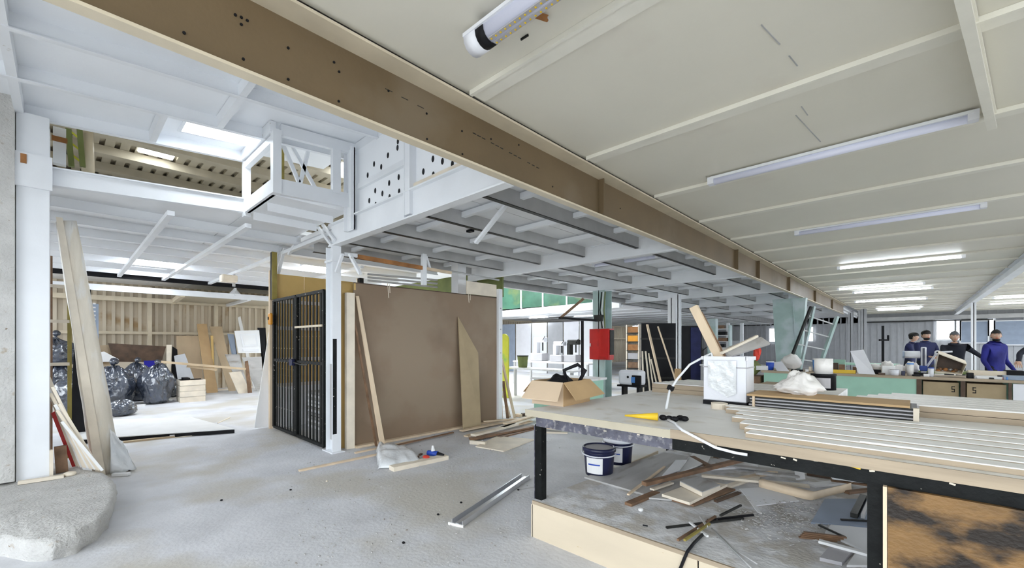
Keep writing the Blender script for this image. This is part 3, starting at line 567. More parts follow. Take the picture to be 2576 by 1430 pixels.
# ================================================================ LEFT BAY
# wrapped timber leaning on the column
tb = thing('wrapped_post', 'long thick post in plastic wrap leaning on the white column', 'post', (-6.75, 0.3, 0))
pa, pb_ = V((-6.75, 0.345, 0.0)), V((-6.72, 0.02, 2.82))
vs, fs = [], []; n, m = 24, 12
for i in range(n + 1):
    t = i / n; c = pa.lerp(pb_, t); r = 0.125 - 0.045 * t
    for k in range(m):
        a = 2 * math.pi * k / m; sq = 1 / max(abs(math.cos(a)), abs(math.sin(a))) ** 0.55
        q = r * sq * (1 + 0.10 * mnoise.noise(V((math.cos(a) * 1.5, math.sin(a) * 1.5, t * 7))))
        vs.append(c + V((math.cos(a) * q * 0.8, math.sin(a) * q, 0.02 * math.sin(a) if i else 0)))
for i in range(n):
    for k in range(m): fs.append((i * m + k, i * m + (k + 1) % m, (i + 1) * m + (k + 1) % m, (i + 1) * m + k))
fs += [tuple(range(m))[::-1], tuple(range(n * m, (n + 1) * m))]
MB().add(vs, fs).build('core', 'wrap', tb, 0, True)
MB().slab([pa + V((0.10, -0.10, 0)), pa + V((0.10, -0.02, 0)), pb_ + V((0.07, -0.03, 0.02)), pb_ + V((0.07, -0.08, 0.02))], (0.012, 0, 0)).build('edge_lath', 'pine_pale', tb)
fl_ = MB(); n = 10; vs = []
for i in range(n + 1):
    for j in range(n + 1):
        u, v_ = i / n, j / n; vs.append((-6.60 + 0.05 * math.sin(v_ * 5 + u * 3), 0.36 + 0.22 * u * (1 - 0.5 * v_), 0.02 + 0.5 * v_ * (1 - 0.35 * u) + 0.03 * mnoise.noise(V((u * 5, v_ * 5, 2)))))
fl_.add(vs, [(i * (n + 1) + j, i * (n + 1) + j + 1, (i + 1) * (n + 1) + j + 1, (i + 1) * (n + 1) + j) for i in range(n) for j in range(n)]); fo = fl_.build('loose_film', 'film', tb, 0, True); fo.modifiers.new('t', 'SOLIDIFY').thickness = 0.004
piece('door_stop', 'small dark handle piece on the floor by the wrapped post', 'scrap', MB().obox(PX(318, 1180, z=0.02), (0.12, 0.04, 0.03), (0, 0, 0.7)), 'dark_steel')
piece('white_strip', 'short white strip on the floor by the wrapped post', 'scrap', MB().obox(PX(305, 1194, z=0.02), (0.16, 0.05, 0.03), (0, 0, 0.9)), 'white_board')
# leaning slats
names = ['frontmost', 'second', 'third', 'fourth', 'fifth', 'sixth', 'seventh', 'eighth', 'ninth', 'tenth', 'eleventh', 'rearmost']
for k in range(12):
    bx = -6.14 - 0.038 * k; y0 = 0.275 - 0.016 * k; top = 0.55 + 0.055 * k + (0.12 if k % 3 == 1 else 0)
    o = Bar(V((bx, y0, 0.165)), V((bx - 0.02, y0 - 0.29, 0.16 + top)), 0.022, 0.024, up=(0, 1, 0)).build('leaning_strip', 'pine_pale' if k % 3 else 'white_board')
    tag(o, names[k] + ' pale slat of the bundle leaning beside the column', 'slat', 'slats leaning by the column')
piece('red_sheet', 'dark red panel edge behind the leaning slats', 'board', MB().slab([(-6.60, 0.17, 0.155), (-6.60, 0.06, 0.155), (-6.62, -0.095, 0.75), (-6.62, -0.05, 0.78)], (-0.02, 0, 0)), 'red_paint')
piece('timber_block', 'short upright timber block at the column foot', 'block', MB().obox((-6.42, -0.02, 0.29), (0.06, 0.09, 0.27), (0.05, 0, 0)), 'brown_wood')
piece('plaster_pot', 'small pale lump on the plinth by the slats', 'scrap', MB().ball((-6.2, 0.04, 0.17), (0.05, 0.05, 0.025)), 'pine_pale')
piece('timber_rail', 'thin timber strip on the plinth before the column', 'strip', Bar(V((-6.18, -0.30, 0.165)), V((-6.16, 0.0, 0.165)), 0.05, 0.03), 'pine_pale')
# shelf frame behind the column
rk = thing('slim_rack', 'slim brown shelf frame behind the white column', 'rack', (-8.0, 0.0, 0))
for y in (-0.12, 0.05): Box(-8.0, y - 0.02, 0, -7.95, y + 0.02, 2.6).build('upright', 'brown_wood' if y < 0 else 'gold_steel', rk)
for z in (1.2, 1.75, 2.2): Box(-8.0, -0.12, z, -7.94, 0.05, z + 0.04).build('shelf_edge', 'pine_pale', rk)
piece('black_sheet', 'tall black panel behind the leaning post', 'panel', MB().slab([(-9.6, 0.06, 0), (-9.6, 0.30, 0), (-9.6, 0.30, 2.35), (-9.6, 0.14, 2.35)], (-0.04, 0, 0)), 'black')
# sheet on blocks
sheet = [PX(590, 1083, z=0.05), PX(482, 1053, z=0.05), PX(185, 1062, z=0.05), PX(170, 1112, z=0.05)]
so = thing('floor_sheet', 'large white sheet with a black edge lying flat on the floor', 'sheet', (-9.5, 1.2, 0))
MB().slab([p + V((0, 0, 0.012)) for p in sheet], (0, 0, 0.012)).build('white_face', 'white_board', so); MB().slab([p + V((0, 0, -0.045)) for p in sheet], (0, 0, 0.056)).build('core', 'black', so)
p = PX(330, 1100, z=0.03); MB().obox(p + V((0.06, -0.05, -0.005)), (0.10, 0.06, 0.05)).build('yellow_chock', 'yellow', so); p = PX(437, 1096, z=0.02); MB().obox(p + V((0.05, -0.03, 0)), (0.08, 0.06, 0.05)).build('white_chock', 'white_board', so)
lying('wood_strip', 'brown timber strip in front of the flat white sheet', 'strip', (285, 1118), (440, 1101), 0.06, 0.025, 0, 'plywood')
lying('wood_strip', 'thin pale strip beyond the brown strip by the sheet', 'strip', (440, 1103), (490, 1097), 0.03, 0.012, 0, 'pine_pale')
lying('wood_strip', 'thin strip on the floor at the far corner of the white sheet', 'strip', (548, 1066), (578, 1052), 0.02, 0.012, 0, 'pine_pale')
# rubbish bags
def bag(px, py, r, sq, label, z=0.0, seed=0, knot=True, tilt=0.0):
    p = PX(px, py, z=0); p.z = z
    o = thing('rubbish_bag', label, 'bag', tuple(p), 'black rubbish bags in the left bay')
    c = p + V((0, 0, r * sq))
    def fn(q):
        d = q.normalized(); a = math.atan2(d.y, d.x)
        pleat = 0.07 * math.sin(a * 11 + seed * 3 + 2 * mnoise.noise(d * 2 + V((seed, 0, 0)))) * max(0.0, d.z + 0.25)
        lump = 0.22 * mnoise.noise(d * 1.3 + V((seed * 5.1, 0, 0))) + 0.13 * (1 - abs(mnoise.noise(d * 3.2 + V((0, seed * 2.2, 0))))) - 0.08
        crease = -0.09 * (1 - min(1, abs(mnoise.noise(d * 4.5 + V((3, seed, 1)))) * 6))
        k = 1 + pleat + lump + crease; q = d * k
        if q.z < -0.80: q.z = -0.80 - (abs(q.z) - 0.80) * 0.08
        q.x += tilt * q.z * 0.5
        return q
    MB().ball(c + V((0, 0, -0.17 * r * sq)), (r, r, r * sq), fn, 56, 36).build('body', 'bag_black', o, 0, True)
    if knot:
        k0 = c + V((tilt * r * 0.4, 0, r * sq * 0.80)); MB().tube([k0, k0 + V((0, 0, r * 0.16)), k0 + V((r * 0.10, 0.0, r * 0.34)), k0 + V((r * 0.22, r * 0.05, r * 0.40))], [r * 0.22, r * 0.07, r * 0.16, r * 0.20], 10).build('tied_neck', 'bag_black', o, 0, True)
    return o
bag(284, 1020, 0.45, 1.08, 'large shiny black bag, leftmost of the front row by the post', seed=1)
bag(345, 1008, 0.35, 1.45, 'black bag in the middle of the front row', seed=2, tilt=-0.2)
bag(394, 1015, 0.34, 1.45, 'black bag with a slumped side at the right of the row', seed=3, tilt=0.1)
bag(430, 999, 0.25, 1.1, 'low black bag at the right end of the row', seed=4)
bag(305, 1046, 0.24, 0.70, 'small slumped bag on the floor before the others', seed=5, knot=False)
bag(190, 1040, 0.32, 1.3, 'black bag half hidden behind the leaning post', seed=6)
bag(140, 1016, 0.42, 1.2, 'black bag stacked high behind the slats', seed=7, knot=False)
bag(140, 1016, 0.38, 0.95, 'uppermost black bag at the far left of the heap', z=0.93, seed=8)
# boards heaped at the rear wall, placed on the plane of the heap
def wallboard(name, label, cat, pix, x, m, th=0.03, group='boards heaped at the back wall', x2=None):
    x2 = x if x2 is None else x2
    P = [PX(*q, x=x if i < 2 else x2) for i, q in enumerate(pix)]
    if name != 'bent_strip':
        for i, j in ((0, 3), (1, 2)):
            dd = P[i] - P[j]; P[i] = P[j] + dd * (P[j].z / max(0.05, P[j].z - P[i].z)) if abs(dd.x) + abs(dd.y) < abs(dd.z) * 0.9 else V((P[i].x, P[i].y, 0))
    return tag(MB().slab(P, (-th, 0, 0)).build(name, m), label, cat, group)
wallboard('brown_sheet', 'wide dark brown panel lying on the heap behind the bags', 'panel', ((285, 905), (405, 915), (418, 872), (272, 864)), -15.45, 'walnut', 0.05)
wallboard('pale_sheet', 'pale panel below the dark brown one', 'panel', ((235, 945), (385, 945), (385, 912), (235, 910)), -15.35, 'cladding_tan', 0.04)
wallboard('beige_sheet', 'beige sheet at the left of the dark brown panel', 'sheet', ((240, 912), (290, 905), (272, 868), (248, 870)), -15.6, 'plywood', 0.04)
for k in range(3): wallboard('bent_strip', ['lowest', 'middle', 'upper'][k] + ' of the bent white strips left of the brown panel', 'strip', ((238, 911 - 6 * k), (300, 911 - 3 * k), (262, 897 - 6 * k), (238, 900 - 6 * k)), -15.25 - 0.03 * k, 'white_board', 0.015)
wallboard('blue_sheet', 'deep blue sheet behind the shiny bags', 'sheet', ((365, 945), (410, 945), (410, 908), (362, 908)), -15.28, 'deep_blue')
wallboard('door_edge', 'pale upright board at the end of the brown panel', 'board', ((418, 985), (428, 985), (432, 868), (420, 868)), -15.1, 'pine_pale', 0.1)
wallboard('dark_upright', 'black upright panel behind the pale board', 'panel', ((430, 985), (452, 985), (446, 880), (434, 872)), -15.75, 'black', 0.05)
wallboard('plywood_sheet', 'yellowish plywood sheet standing at the back wall', 'sheet', ((445, 975), (512, 972), (500, 845), (444, 846)), -15.8, 'plywood', x2=-16.2)
wallboard('brown_board', 'tall reddish brown board leaning at the back wall', 'board', ((518, 975), (546, 972), (520, 815), (495, 815)), -15.2, 'cardboard', x2=-15.9)
wallboard('brown_board', 'tall light brown board right of the reddish one', 'board', ((572, 972), (590, 968), (558, 822), (527, 822)), -15.3, 'plywood', x2=-16.0)
wallboard('narrow_board', 'narrow yellow board between the two tall boards', 'board', ((536, 960), (541, 960), (536, 845), (530, 845)), -15.5, 'plywood_yellow')
wallboard('grey_offcut', 'pale grey board leaning low before the plywood', 'board', ((455, 958), (505, 955), (465, 890), (438, 896)), -14.2, 'cladding_grey', x2=-14.8)
wallboard('speckled_board', 'speckled grey board low at the back wall', 'board', ((600, 972), (622, 970), (602, 892), (566, 892)), -14.6, 'grey_board', x2=-15.1)
wallboard('pale_board', 'pale short board at the foot of the speckled one', 'board', ((592, 974), (622, 970), (606, 935), (576, 938)), -14.4, 'pine_pale', x2=-14.5)
wallboard('mottled_sheet', 'mottled white and green sheet near the grey leaning sheet', 'sheet', ((640, 970), (662, 965), (658, 898), (608, 900)), -14.7, 'grey_board', x2=-15.0)
wallboard('timber_prop', 'brown timber prop at the right of the heap', 'timber', ((622, 972), (632, 970), (624, 908), (616, 910)), -14.3, 'brown_wood')
lx = -15.0
dr = thing('panel_door', 'grey white panelled cabinet door leaning high on the heap', 'door', tuple(PX(620, 890, x=lx)))
def dq(pix, x, th, nm, m): MB().slab([PX(*q, x=x) for q in pix], (-th, 0, 0)).build(nm, m, dr)
dq(((600, 889), (657, 889), (652, 831), (590, 833)), lx, 0.04, 'slab', 'soffit')
dq(((611, 873), (650, 871), (644, 840), (604, 841)), lx + 0.02, 0.02, 'raised_moulding', 'white_paint'); dq(((615, 868), (645, 867), (641, 844), (609, 845)), lx + 0.03, 0.01, 'field_panel', 'soffit'); dq(((612, 885), (652, 885), (651, 879), (611, 879)), lx + 0.02, 0.02, 'lower_moulding', 'white_paint')
wallboard('blue_offcut', 'bluish pointed offcut left of the panelled door', 'board', ((585, 885), (592, 878), (588, 842), (572, 840)), -15.2, 'blind')
wallboard('white_offcut', 'white offcut poking up above the panelled door', 'board', ((604, 827), (612, 827), (605, 796), (598, 800)), -15.6, 'white_board')
wallboard('dark_offcut', 'dark sheet behind the right of the panelled door', 'board', ((657, 870), (668, 870), (668, 825), (648, 825)), -15.7, 'black')
cr_ = thing('ribbed_crate', 'pale ribbed box on the floor before the boards', 'box', tuple(PX(485, 985, x=-13.2)))
a, b = PX(453, 982, x=-13.2), PX(517, 980, x=-13.2)
for k in range(4): Box(-13.7, a.y, 0.10 + 0.14 * k - 0.1, -13.2 + 0.01 * (k % 2), b.y, 0.10 + 0.14 * k + 0.03).build('slat', 'pine_pale', cr_)
Box(-13.68, a.y + 0.02, 0, -13.22, b.y - 0.02, 0.55).build('body', 'white_board', cr_); Box(-13.69, a.y + 0.1, 0.552, -13.3, b.y - 0.3, 0.60).build('handle_slot', 'black', cr_)
for k, (a, b) in enumerate((((405, 911), (618, 929)), ((470, 922), (545, 931)))):
    tag(Bar(PX(*a, x=-13.9 - 0.05 * k), PX(*b, x=-13.9 - 0.05 * k), 0.05, 0.06).build('long_lath', 'plywood'), ['long lath resting level across the heap', 'shorter lath under the level one'][k], 'lath')
for k, (a, b, m) in enumerate((((432, 1000), (478, 993), 'black'), ((400, 1012), (425, 1010), 'white_board'), ((435, 1010), (490, 1007), 'white_board'), ((345, 1023), (365, 1022), 'white_board'), ((480, 990), (640, 975), 'pine_pale'))):
    lying('floor_offcut', ['black strip on the floor right of the bags', 'white bit at the foot of the right bag', 'white strip beyond the bags', 'white bit between the front bags', 'long pale strip along the foot of the boards'][k], 'strip', a, b, 0.08, 0.04, 0, m)
# blue perforated upright and low canopy
up_ = thing('perforated_upright', 'blue perforated rack upright standing at the back wall', 'upright', tuple(PX(237, 900, x=-15.4)))
a, b = PX(237, 890, x=-15.4), PX(237, 765, x=-15.4); Bar(V((a.x, a.y, 0)), b, 0.16, 0.10, up=(1, 0, 0)).build('upright', 'blind', up_)
for k in range(22): MB().obox((a.x + 0.052, a.y, 0.4 + 0.1 * k), (0.004, 0.05, 0.04)).build('slot', 'white_board', up_)
cn = struct('trim_5', 'white frame of a low canopy before the back wall', (-13.6, 2, 2.7))
Box(-13.7, -1.5, 2.70, -13.6, 6.5, 2.84).build('rail', 'white_paint', cn); Box(-15.6, -1.5, 2.62, -15.5, 2.2, 2.74).build('rail', 'flange_cream', cn); Bar(V((-13.65, 2.1, 2.73)), V((-15.6, 2.2, 2.70)), 0.10, 0.12).build('rail', 'flange_cream', cn); Bar(V((-13.65, 3.6, 2.73)), V((-16.4, 3.7, 2.73)), 0.08, 0.10).build('rail', 'white_paint', cn)
Box(-16.4, 2.3, 2.76, -13.7, 6.4, 2.79).build('canopy_sheet', 'deck_tan', cn); Bar(V((-13.6, 3.25, 2.8)), V((-13.6, 3.25, 3.1)), 0.05, 0.05).build('hanger', 'white_paint', cn)
p = PX(600, 748, x=-13.3); piece('paper_cone', 'white paper cone resting on the canopy rail', 'cone', MB().tube([V((p.x - 0.35, p.y, 2.84)), V((p.x - 0.35, p.y, 3.0))], [0.14, 0.02], 12), 'white_board')
p = PX(575, 702, z=2.90); ho = thing('hoist_unit', 'small pale winch hanging under the soffit at the rear', 'winch', tuple(p)); MB().obox(p, (0.25, 0.30, 0.16)).build('housing', 'pine_pale', ho, bevel=0.03); MB().tube([p + V((0, 0.1, -0.16)), p + V((0, 0.1, 0.11))], 0.03, 8).build('shaft', 'steel_grey', ho)
# ================================================================ THE FRONT WORKBENCH
TZ = 0.95
wb = thing('workbench', 'long timber and black steel workbench with a debris covered lower deck', 'workbench', (-0.5, 3.4, 0))
MB().slab([(-2.20, 2.48, 0.93), (3.2, 2.48, 0.93), (3.2, 5.05, 0.93), (-2.02, 5.05, 0.93)], (0, 0, 0.05)).build('top', 'bench_top', wb, bevel=0.004)
Box(-2.2, 2.470, 0.930, -1.05, 2.479, 0.979).build('front_edge', 'deck_tan', wb); Box(-1.05, 2.470, 0.932, 3.2, 2.479, 0.985).build('front_edge', 'plank_edge', wb)
for a in ((-2.13, 2.52, 0.85, -1.05, 2.57, 0.93), (-1.05, 2.50, 0.86, 3.2, 2.56, 0.93)): Box(*a).build('rail', 'rail_grey' if a[0] < -2 else 'black_paint', wb)
Box(-2.13, 2.57, 0.85, -2.08, 5.0, 0.93).build('rail', 'rail_grey', wb); Box(-2.13, 4.95, 0.85, 3.2, 5.0, 0.93).build('rail', 'rail_grey', wb)
for x, y in ((-2.12, 2.53), (-0.125, 2.50), (1.6, 2.50), (-2.12, 4.94), (-0.1, 4.94), (1.6, 4.94)):
    Box(x - 0.03, y, 0.28 if y < 3 else 0.0, x + 0.035, y + 0.06, 0.86).build('leg', 'black_paint', wb)
Box(-2.155, 2.525, 0.28, -2.15, 2.595, 0.85).build('leg_angle', 'rail_grey', wb)
MB().slab([(-2.14, 2.50, 0.25), (3.2, 2.50, 0.25), (3.2, 4.75, 0.25), (-2.02, 4.75, 0.25)], (0, 0, 0.03)).build('lower_deck', 'dusty_deck', wb)
Box(-2.14, 2.485, 0.0, -0.9, 2.50, 0.255).build('plinth_board', 'pale_wood', wb); Box(-0.89, 2.485, 0.0, 3.2, 2.50, 0.255).build('plinth_board', 'pale_wood', wb); Box(-2.15, 2.485, 0, -2.135, 4.7, 0.25).build('plinth_board', 'pale_wood', wb)
Box(-2.14, 2.484, 0.255, 3.2, 2.499, 0.28).build('deck_edge', 'plank_edge', wb)
Box(-0.085, 2.47, 0.03, 3.2, 2.495, 0.868).build('front_panel', 'scorched', wb); Box(-0.10, 2.468, 0.03, -0.087, 2.50, 0.868).build('panel_edge', 'pine', wb)
p = PX(2150, 1173, y=2.498); MB().obox(p, (0.045, 0.004, 0.018), (0, 0.2, 0)).build('paint_splash', 'yellow', wb)
for k in range(26):
    p = PX(1400 + 44 * k + random.uniform(-18, 18), 1063 + 0.148 * 44 * k + random.uniform(-5, 7), y=2.497 if k > 8 else 2.518); MB().obox(p, (random.uniform(.006, .022), 0.003, random.uniform(.004, .008)), (0, random.uniform(-.4, .4), 0)).build('paint_fleck', 'pine_pale', wb)
TOP = 0.98
# long planks on the bench
for k in range(9):
    y = 2.56 + 0.112 * k; x0 = -0.62 - 0.05 * k + random.uniform(-.05, .05); z = TOP + 0.001
    o = thing('long_plank', ['front', 'second', 'third', 'fourth', 'fifth', 'sixth', 'seventh', 'eighth', 'ninth'][k] + ' long white plank of the row along the bench front', 'plank', (x0, y, TOP), 'long planks on the bench')
    h = 0.022 + 0.006 * ((k * 7) % 3)
    Box(x0, y, z, 3.1, y + 0.104, z + h).build('board', 'plank_edge', o); Box(x0 + 0.002, y + 0.003, z + h, 3.1, y + 0.101, z + h + 0.005).build('white_face', 'plank_top', o)
piece('white_strip', 'bright white strip lying on the front plank', 'strip', Bar(PX(2163, 1112, z=1.015) + V((0, 0.02, 0)), PX(2345, 1135, z=1.015) + V((0, 0.02, 0)), 0.03, 0.006), 'white_board')
# dark corrugated stack and its cover board
ss = thing('sheet_stack', 'dark edged stack of thin sheets lying behind the front planks', 'stack', (-0.4, 3.7, TOP))
for k in range(9): Box(-0.93 + 0.006 * (k % 3), 3.64 + 0.005 * (k % 2), TOP + 0.002 + 0.0115 * k, 0.0 + 0.012 * ((k * 5) % 3), 3.98, TOP + 0.012 + 0.0115 * k).build('sheet', 'plastic_grey' if k % 2 else 'dark_steel', ss)
Box(-0.94, 3.63, TOP + 0.108, -0.02, 4.0, TOP + 0.122).build('cover_sheet', 'cardboard', ss); Box(-0.90, 3.62, TOP + 0.03, -0.885, 3.64, TOP + 0.108).build('binding', 'pine', ss); Box(-0.005, 3.62, TOP + 0.005, 0.022, 3.66, TOP + 0.11).build('binding', 'pine_pale', ss)
for k in range(6):
    y = 4.08 + 0.14 * k; x0 = (-0.35, -0.42, -0.36, -0.30, -0.24, -0.16)[k]
    o = thing('rear_plank', ['front', 'second', 'third', 'fourth', 'fifth', 'rearmost'][k] + ' white plank of the raised rear row', 'plank', (x0, y, TOP), 'planks on the rear of the bench')
    for j in range(2): Box(x0 + 0.02 * j, y, TOP + 0.001 + 0.040 * j, 3.1, y + 0.135, TOP + 0.038 + 0.040 * j).build('board', 'plank_edge', o)
    Box(x0 + 0.02, y + 0.006, TOP + 0.078, 3.1, y + 0.129, TOP + 0.086).build('white_face', 'plank_top', o)
for k in range(5):
    y = 4.25 + 0.13 * k; zz = TOP
    o = thing('left_plank', ['front', 'second', 'third', 'fourth', 'rear'][k] + ' white plank of the stack left of the white bin', 'plank', (-1.9, y, TOP), 'planks left of the bin')
    for j in range(2): Box(-2.0 + 0.03 * k, y, zz + 0.001 + 0.045 * j, -0.80, y + 0.125, zz + 0.043 + 0.045 * j).build('board', 'plank_edge', o)
    Box(-1.99 + 0.03 * k, y + 0.01, zz + 0.090, -0.80, y + 0.115, zz + 0.098).build('white_face', 'plank_top', o)
lying('short_plank', 'short dark edged plank right of the white bin', 'plank', (1890, 990), (1948, 972), 0.16, 0.05, TOP, 'plank_edge')
# white bin
p = PX(1830, 1018, z=TOP); bx, by = p.x, p.y
bn = thing('white_bin', 'tall white plastic bin with wood offcuts on the bench', 'bin', (bx, by, TOP))
h0, h1 = TOP + 0.035, TOP + 0.40
def prism4(x0, x1, y0, y1, za, zb, gr=0.0): return MB().hexa([(x0, y0, za), (x1, y0, za), (x1, y1, za), (x0, y1, za), (x0 - gr, y0 - gr, zb), (x1 + gr, y0 - gr, zb), (x1 + gr, y1 + gr, zb), (x0 - gr, y1 + gr, zb)])
X0, X1, Y0, Y1 = bx - 0.16, bx + 0.17, by - 0.10, by + 0.12
b_ = MB()
for q in ((X0, X0 + 0.008, Y0, Y1), (X1 - 0.008, X1, Y0, Y1), (X0, X1, Y0, Y0 + 0.008), (X0, X1, Y1 - 0.008, Y1)): b_.box(q[0], q[2], h0, q[1], q[3], h1)
b_.box(X0, Y0, h0, X1, Y1, h0 + 0.01); b_.build('body', 'plastic_white', bn, bevel=0.006)
r_ = MB()
for q in ((X0 - 0.012, X0 + 0.004, Y0 - 0.012, Y1 + 0.012), (X1 - 0.004, X1 + 0.012, Y0 - 0.012, Y1 + 0.012), (X0, X1, Y0 - 0.012, Y0 + 0.004), (X0, X1, Y1 - 0.004, Y1 + 0.012)): r_.box(q[0], q[2], h1 - 0.025, q[1], q[3], h1 + 0.004)
r_.build('rim', 'plastic_white', bn); 
for q in ((X0 - 0.004, Y0 - 0.004, X1 + 0.004, Y0), (X1, Y0, X1 + 0.004, Y1)): MB().box(q[0], q[1], h1 - 0.09, q[2], q[3], h1 - 0.08).build('rib', 'plastic_grey', bn)
Box(X0 - 0.003, Y0 - 0.003, TOP + 0.001, X1 + 0.003, Y1 + 0.003, h0 - 0.001).build('black_base', 'black', bn)
vs = []; n = 10
for i in range(n + 1):
    for j in range(n + 1):
        u, v_ = i / n, j / n; vs.append((X0 + 0.04 + 0.22 * u, Y0 - 0.010 - 0.018 * abs(mnoise.noise(V((u * 6, v_ * 3, 4)))), h1 - 0.03 - (0.30 - 0.12 * abs(u - 0.7)) * v_))
MB().add(vs, [(i * (n + 1) + j, i * (n + 1) + j + 1, (i + 1) * (n + 1) + j + 1, (i + 1) * (n + 1) + j) for i in range(n) for j in range(n)]).build('torn_film', 'film', bn, 0, True)
tp = PX(1812, 1028, z=TOP); piece('tape_roll', 'roll of pale tape standing before the white bin', 'tape', MB().lathe((tp.x, tp.y - 0.02, TOP), [(0.035, 0.0), (0.06, 0.0), (0.06, 0.045), (0.035, 0.045)], 20), 'pine_pale')
tl = thing('timber_offcut', 'thick timber standing slantwise out of the white bin', 'timber', (bx, by, TOP + 0.1))
a, b = PX(1812, 925, d=3.6), PX(1745, 772, d=3.75); e_ = V((bx - 0.075, by + 0.01, h1)); k_ = (h1 - h0 - 0.06) / (b.z - h1) * 0.8; st0 = e_ + (e_ - b) * k_; Bar(st0, b, 0.05, 0.07).build('timber', 'pine', tl, bevel=0.004); Bar(st0 + V((0.03, 0.03, 0)), b + V((0.035, 0.03, -0.06)), 0.02, 0.06).build('bark_edge', 'brown_wood', tl)
gb_ = thing('grey_batten', 'grey board sticking up from the right of the bin', 'board', (bx + 0.1, by, TOP + 0.2)); Bar(V((bx - 0.02, by + 0.03, h1 + 0.03)), PX(1925, 858, d=3.9), 0.10, 0.02, up=(0.3, -1, 0.6)).build('board', 'grey_board', gb_); Bar(V((bx - 0.04, by - 0.03, h1 + 0.03)), PX(1905, 846, d=3.8), 0.02, 0.02).build('edge', 'pine_pale', gb_)
p = PX(1905, 887, d=3.85); piece('red_cloth', 'red rag hooked on the grey board', 'rag', MB().ball(p, (0.03, 0.03, 0.07), lambda q: q * (1 + 0.3 * mnoise.noise(q * 2))), 'red_cloth')
# hose
hz = thing('curved_hose', 'grey white hose arching from the bench into the bin', 'hose', tuple(PX(1676, 1030, z=TOP)))
hp_ = [PX(1676, 1028, z=TOP + 0.01), PX(1684, 985, d=3.56), PX(1703, 955, d=3.58), PX(1735, 918, d=3.6), PX(1768, 900, d=3.62), PX(1782, 893, d=3.64), V((bx - 0.12, by - 0.03, h1 + 0.025)), V((bx - 0.10, by - 0.04, h1 - 0.02)), V((bx - 0.09, by - 0.04, h1 - 0.20))]
MB().tube(hp_, 0.0095, 10).build('hose', 'white_paint', hz, 0, True); p = PX(1687, 977, d=3.565); MB().obox(p, (0.05, 0.03, 0.035), (0.2, 0.4, 0)).build('clip', 'black', hz)
# thin conduit hanging over the front edge
hc = thing('white_conduit', 'thin white conduit bent over the bench front', 'conduit', tuple(PX(1700, 1065, z=TOP)))
MB().tube([PX(1668, 1050, z=TOP + 0.012), PX(1700, 1066, z=TOP + 0.012), V((-1.03, 2.53, TOP + 0.018)), V((-0.97, 2.455, TOP + 0.012)), PX(1745, 1098, y=2.445), PX(1800, 1127, y=2.45), PX(1850, 1140, y=2.46), PX(1880, 1145, y=2.462)], 0.008, 8).build('tube', 'plastic_white', hc, 0, True)
# glue gun
gp = PX(1640, 1048, z=TOP); gg = thing('glue_nozzle', 'yellow cone tool with black grip near the bench edge', 'tool', tuple(gp))
MB().tube([PX(1572, 1046, z=TOP + 0.02), PX(1655, 1049, z=TOP + 0.03)], [0.006, 0.026], 12).build('cone', 'yellow', gg, 0, True)
for k, a in enumerate(((1668, 1051), (1684, 1053), (1697, 1055), (1712, 1052), (1722, 1054))): MB().ball(PX(*a, z=TOP + 0.02), (0.028, 0.02, 0.018), None, 10, 8).build('grip', 'black', gg, 0, True)
# cardboard box
cx, cy = -2.115, 2.875
cbx = thing('cardboard_box', 'open cardboard box with flaps folded out at the bench corner', 'box', (cx, cy, TOP)); W, D, H = 0.43, 0.36, 0.19
R = Matrix.Rotation(math.radians(4), 4, 'Z'); corner = PX(1417, 1024, z=TOP)
def cpt(u, v_, z): q = R @ V((u, v_, 0)); return corner + q + V((0, 0, z))
# front corner at origin: one wall runs along +x/-x, other along +y
for nm, a, b, m in (('wall', (0, 0), (-W * 0.72, 0), 'cardboard_pale'), ('wall', (0, 0), (0, W), 'cardboard'), ('wall', (-W * 0.72, 0), (-W * 0.72, W), 'cardboard'), ('wall', (-W * 0.72, W), (0, W), 'cardboard')):
    Bar(cpt(*a, H / 2), cpt(*b, H / 2), 0.006, H).build(nm, m, cbx)
MB().slab([cpt(0, 0, 0.002), cpt(-W * .72, 0, 0.002), cpt(-W * .72, W, 0.002), cpt(0, W, 0.002)], (0, 0, 0.005)).build('bottom', 'cardboard', cbx)
MB().slab([cpt(-0.0, -0.004, H), cpt(-W * .72, -0.004, H), cpt(-W * .76, -0.13, H - 0.135), cpt(0.03, -0.13, H - 0.135)], (0, 0, 0.006)).build('flap', 'cardboard_pale', cbx)
MB().slab([cpt(0.004, 0.0, H), cpt(0.004, W, H), cpt(0.13, W + 0.03, H - 0.12), cpt(0.13, -0.02, H - 0.13)], (0, 0, 0.006)).build('flap', 'cardboard', cbx)
MB().slab([cpt(0, W + .004, H), cpt(-W * .72, W + .004, H), cpt(-W * .72, W + 0.10, H - 0.08), cpt(0, W + 0.10, H - 0.08)], (0, 0, 0.006)).build('flap', 'cardboard', cbx); MB().slab([cpt(-W * .72 - .004, 0, H), cpt(-W * .72 - .004, W, H), cpt(-W * .72 - .10, W, H - 0.1), cpt(-W * .72 - .10, 0, H - 0.1)], (0, 0, 0.006)).build('flap', 'cardboard', cbx)
MB().slab([cpt(0.0045, 0.17, 0.05), cpt(0.0045, 0.26, 0.05), cpt(0.0045, 0.26, 0.085), cpt(0.0045, 0.17, 0.085)], (0.002, 0, 0)).build('hand_hole', 'black', cbx); MB().slab([cpt(-0.27, -0.0045, 0.035), cpt(-0.22, -0.0045, 0.035), cpt(-0.22, -0.0045, 0.055), cpt(-0.27, -0.0045, 0.055)], (0, -0.002, 0)).build('print_mark', 'cardboard_dull', cbx)
hm = thing('black_sack', 'black plastic sack and strap piled in the cardboard box', 'sack', tuple(cpt(-0.15, 0.2, 0.01)))
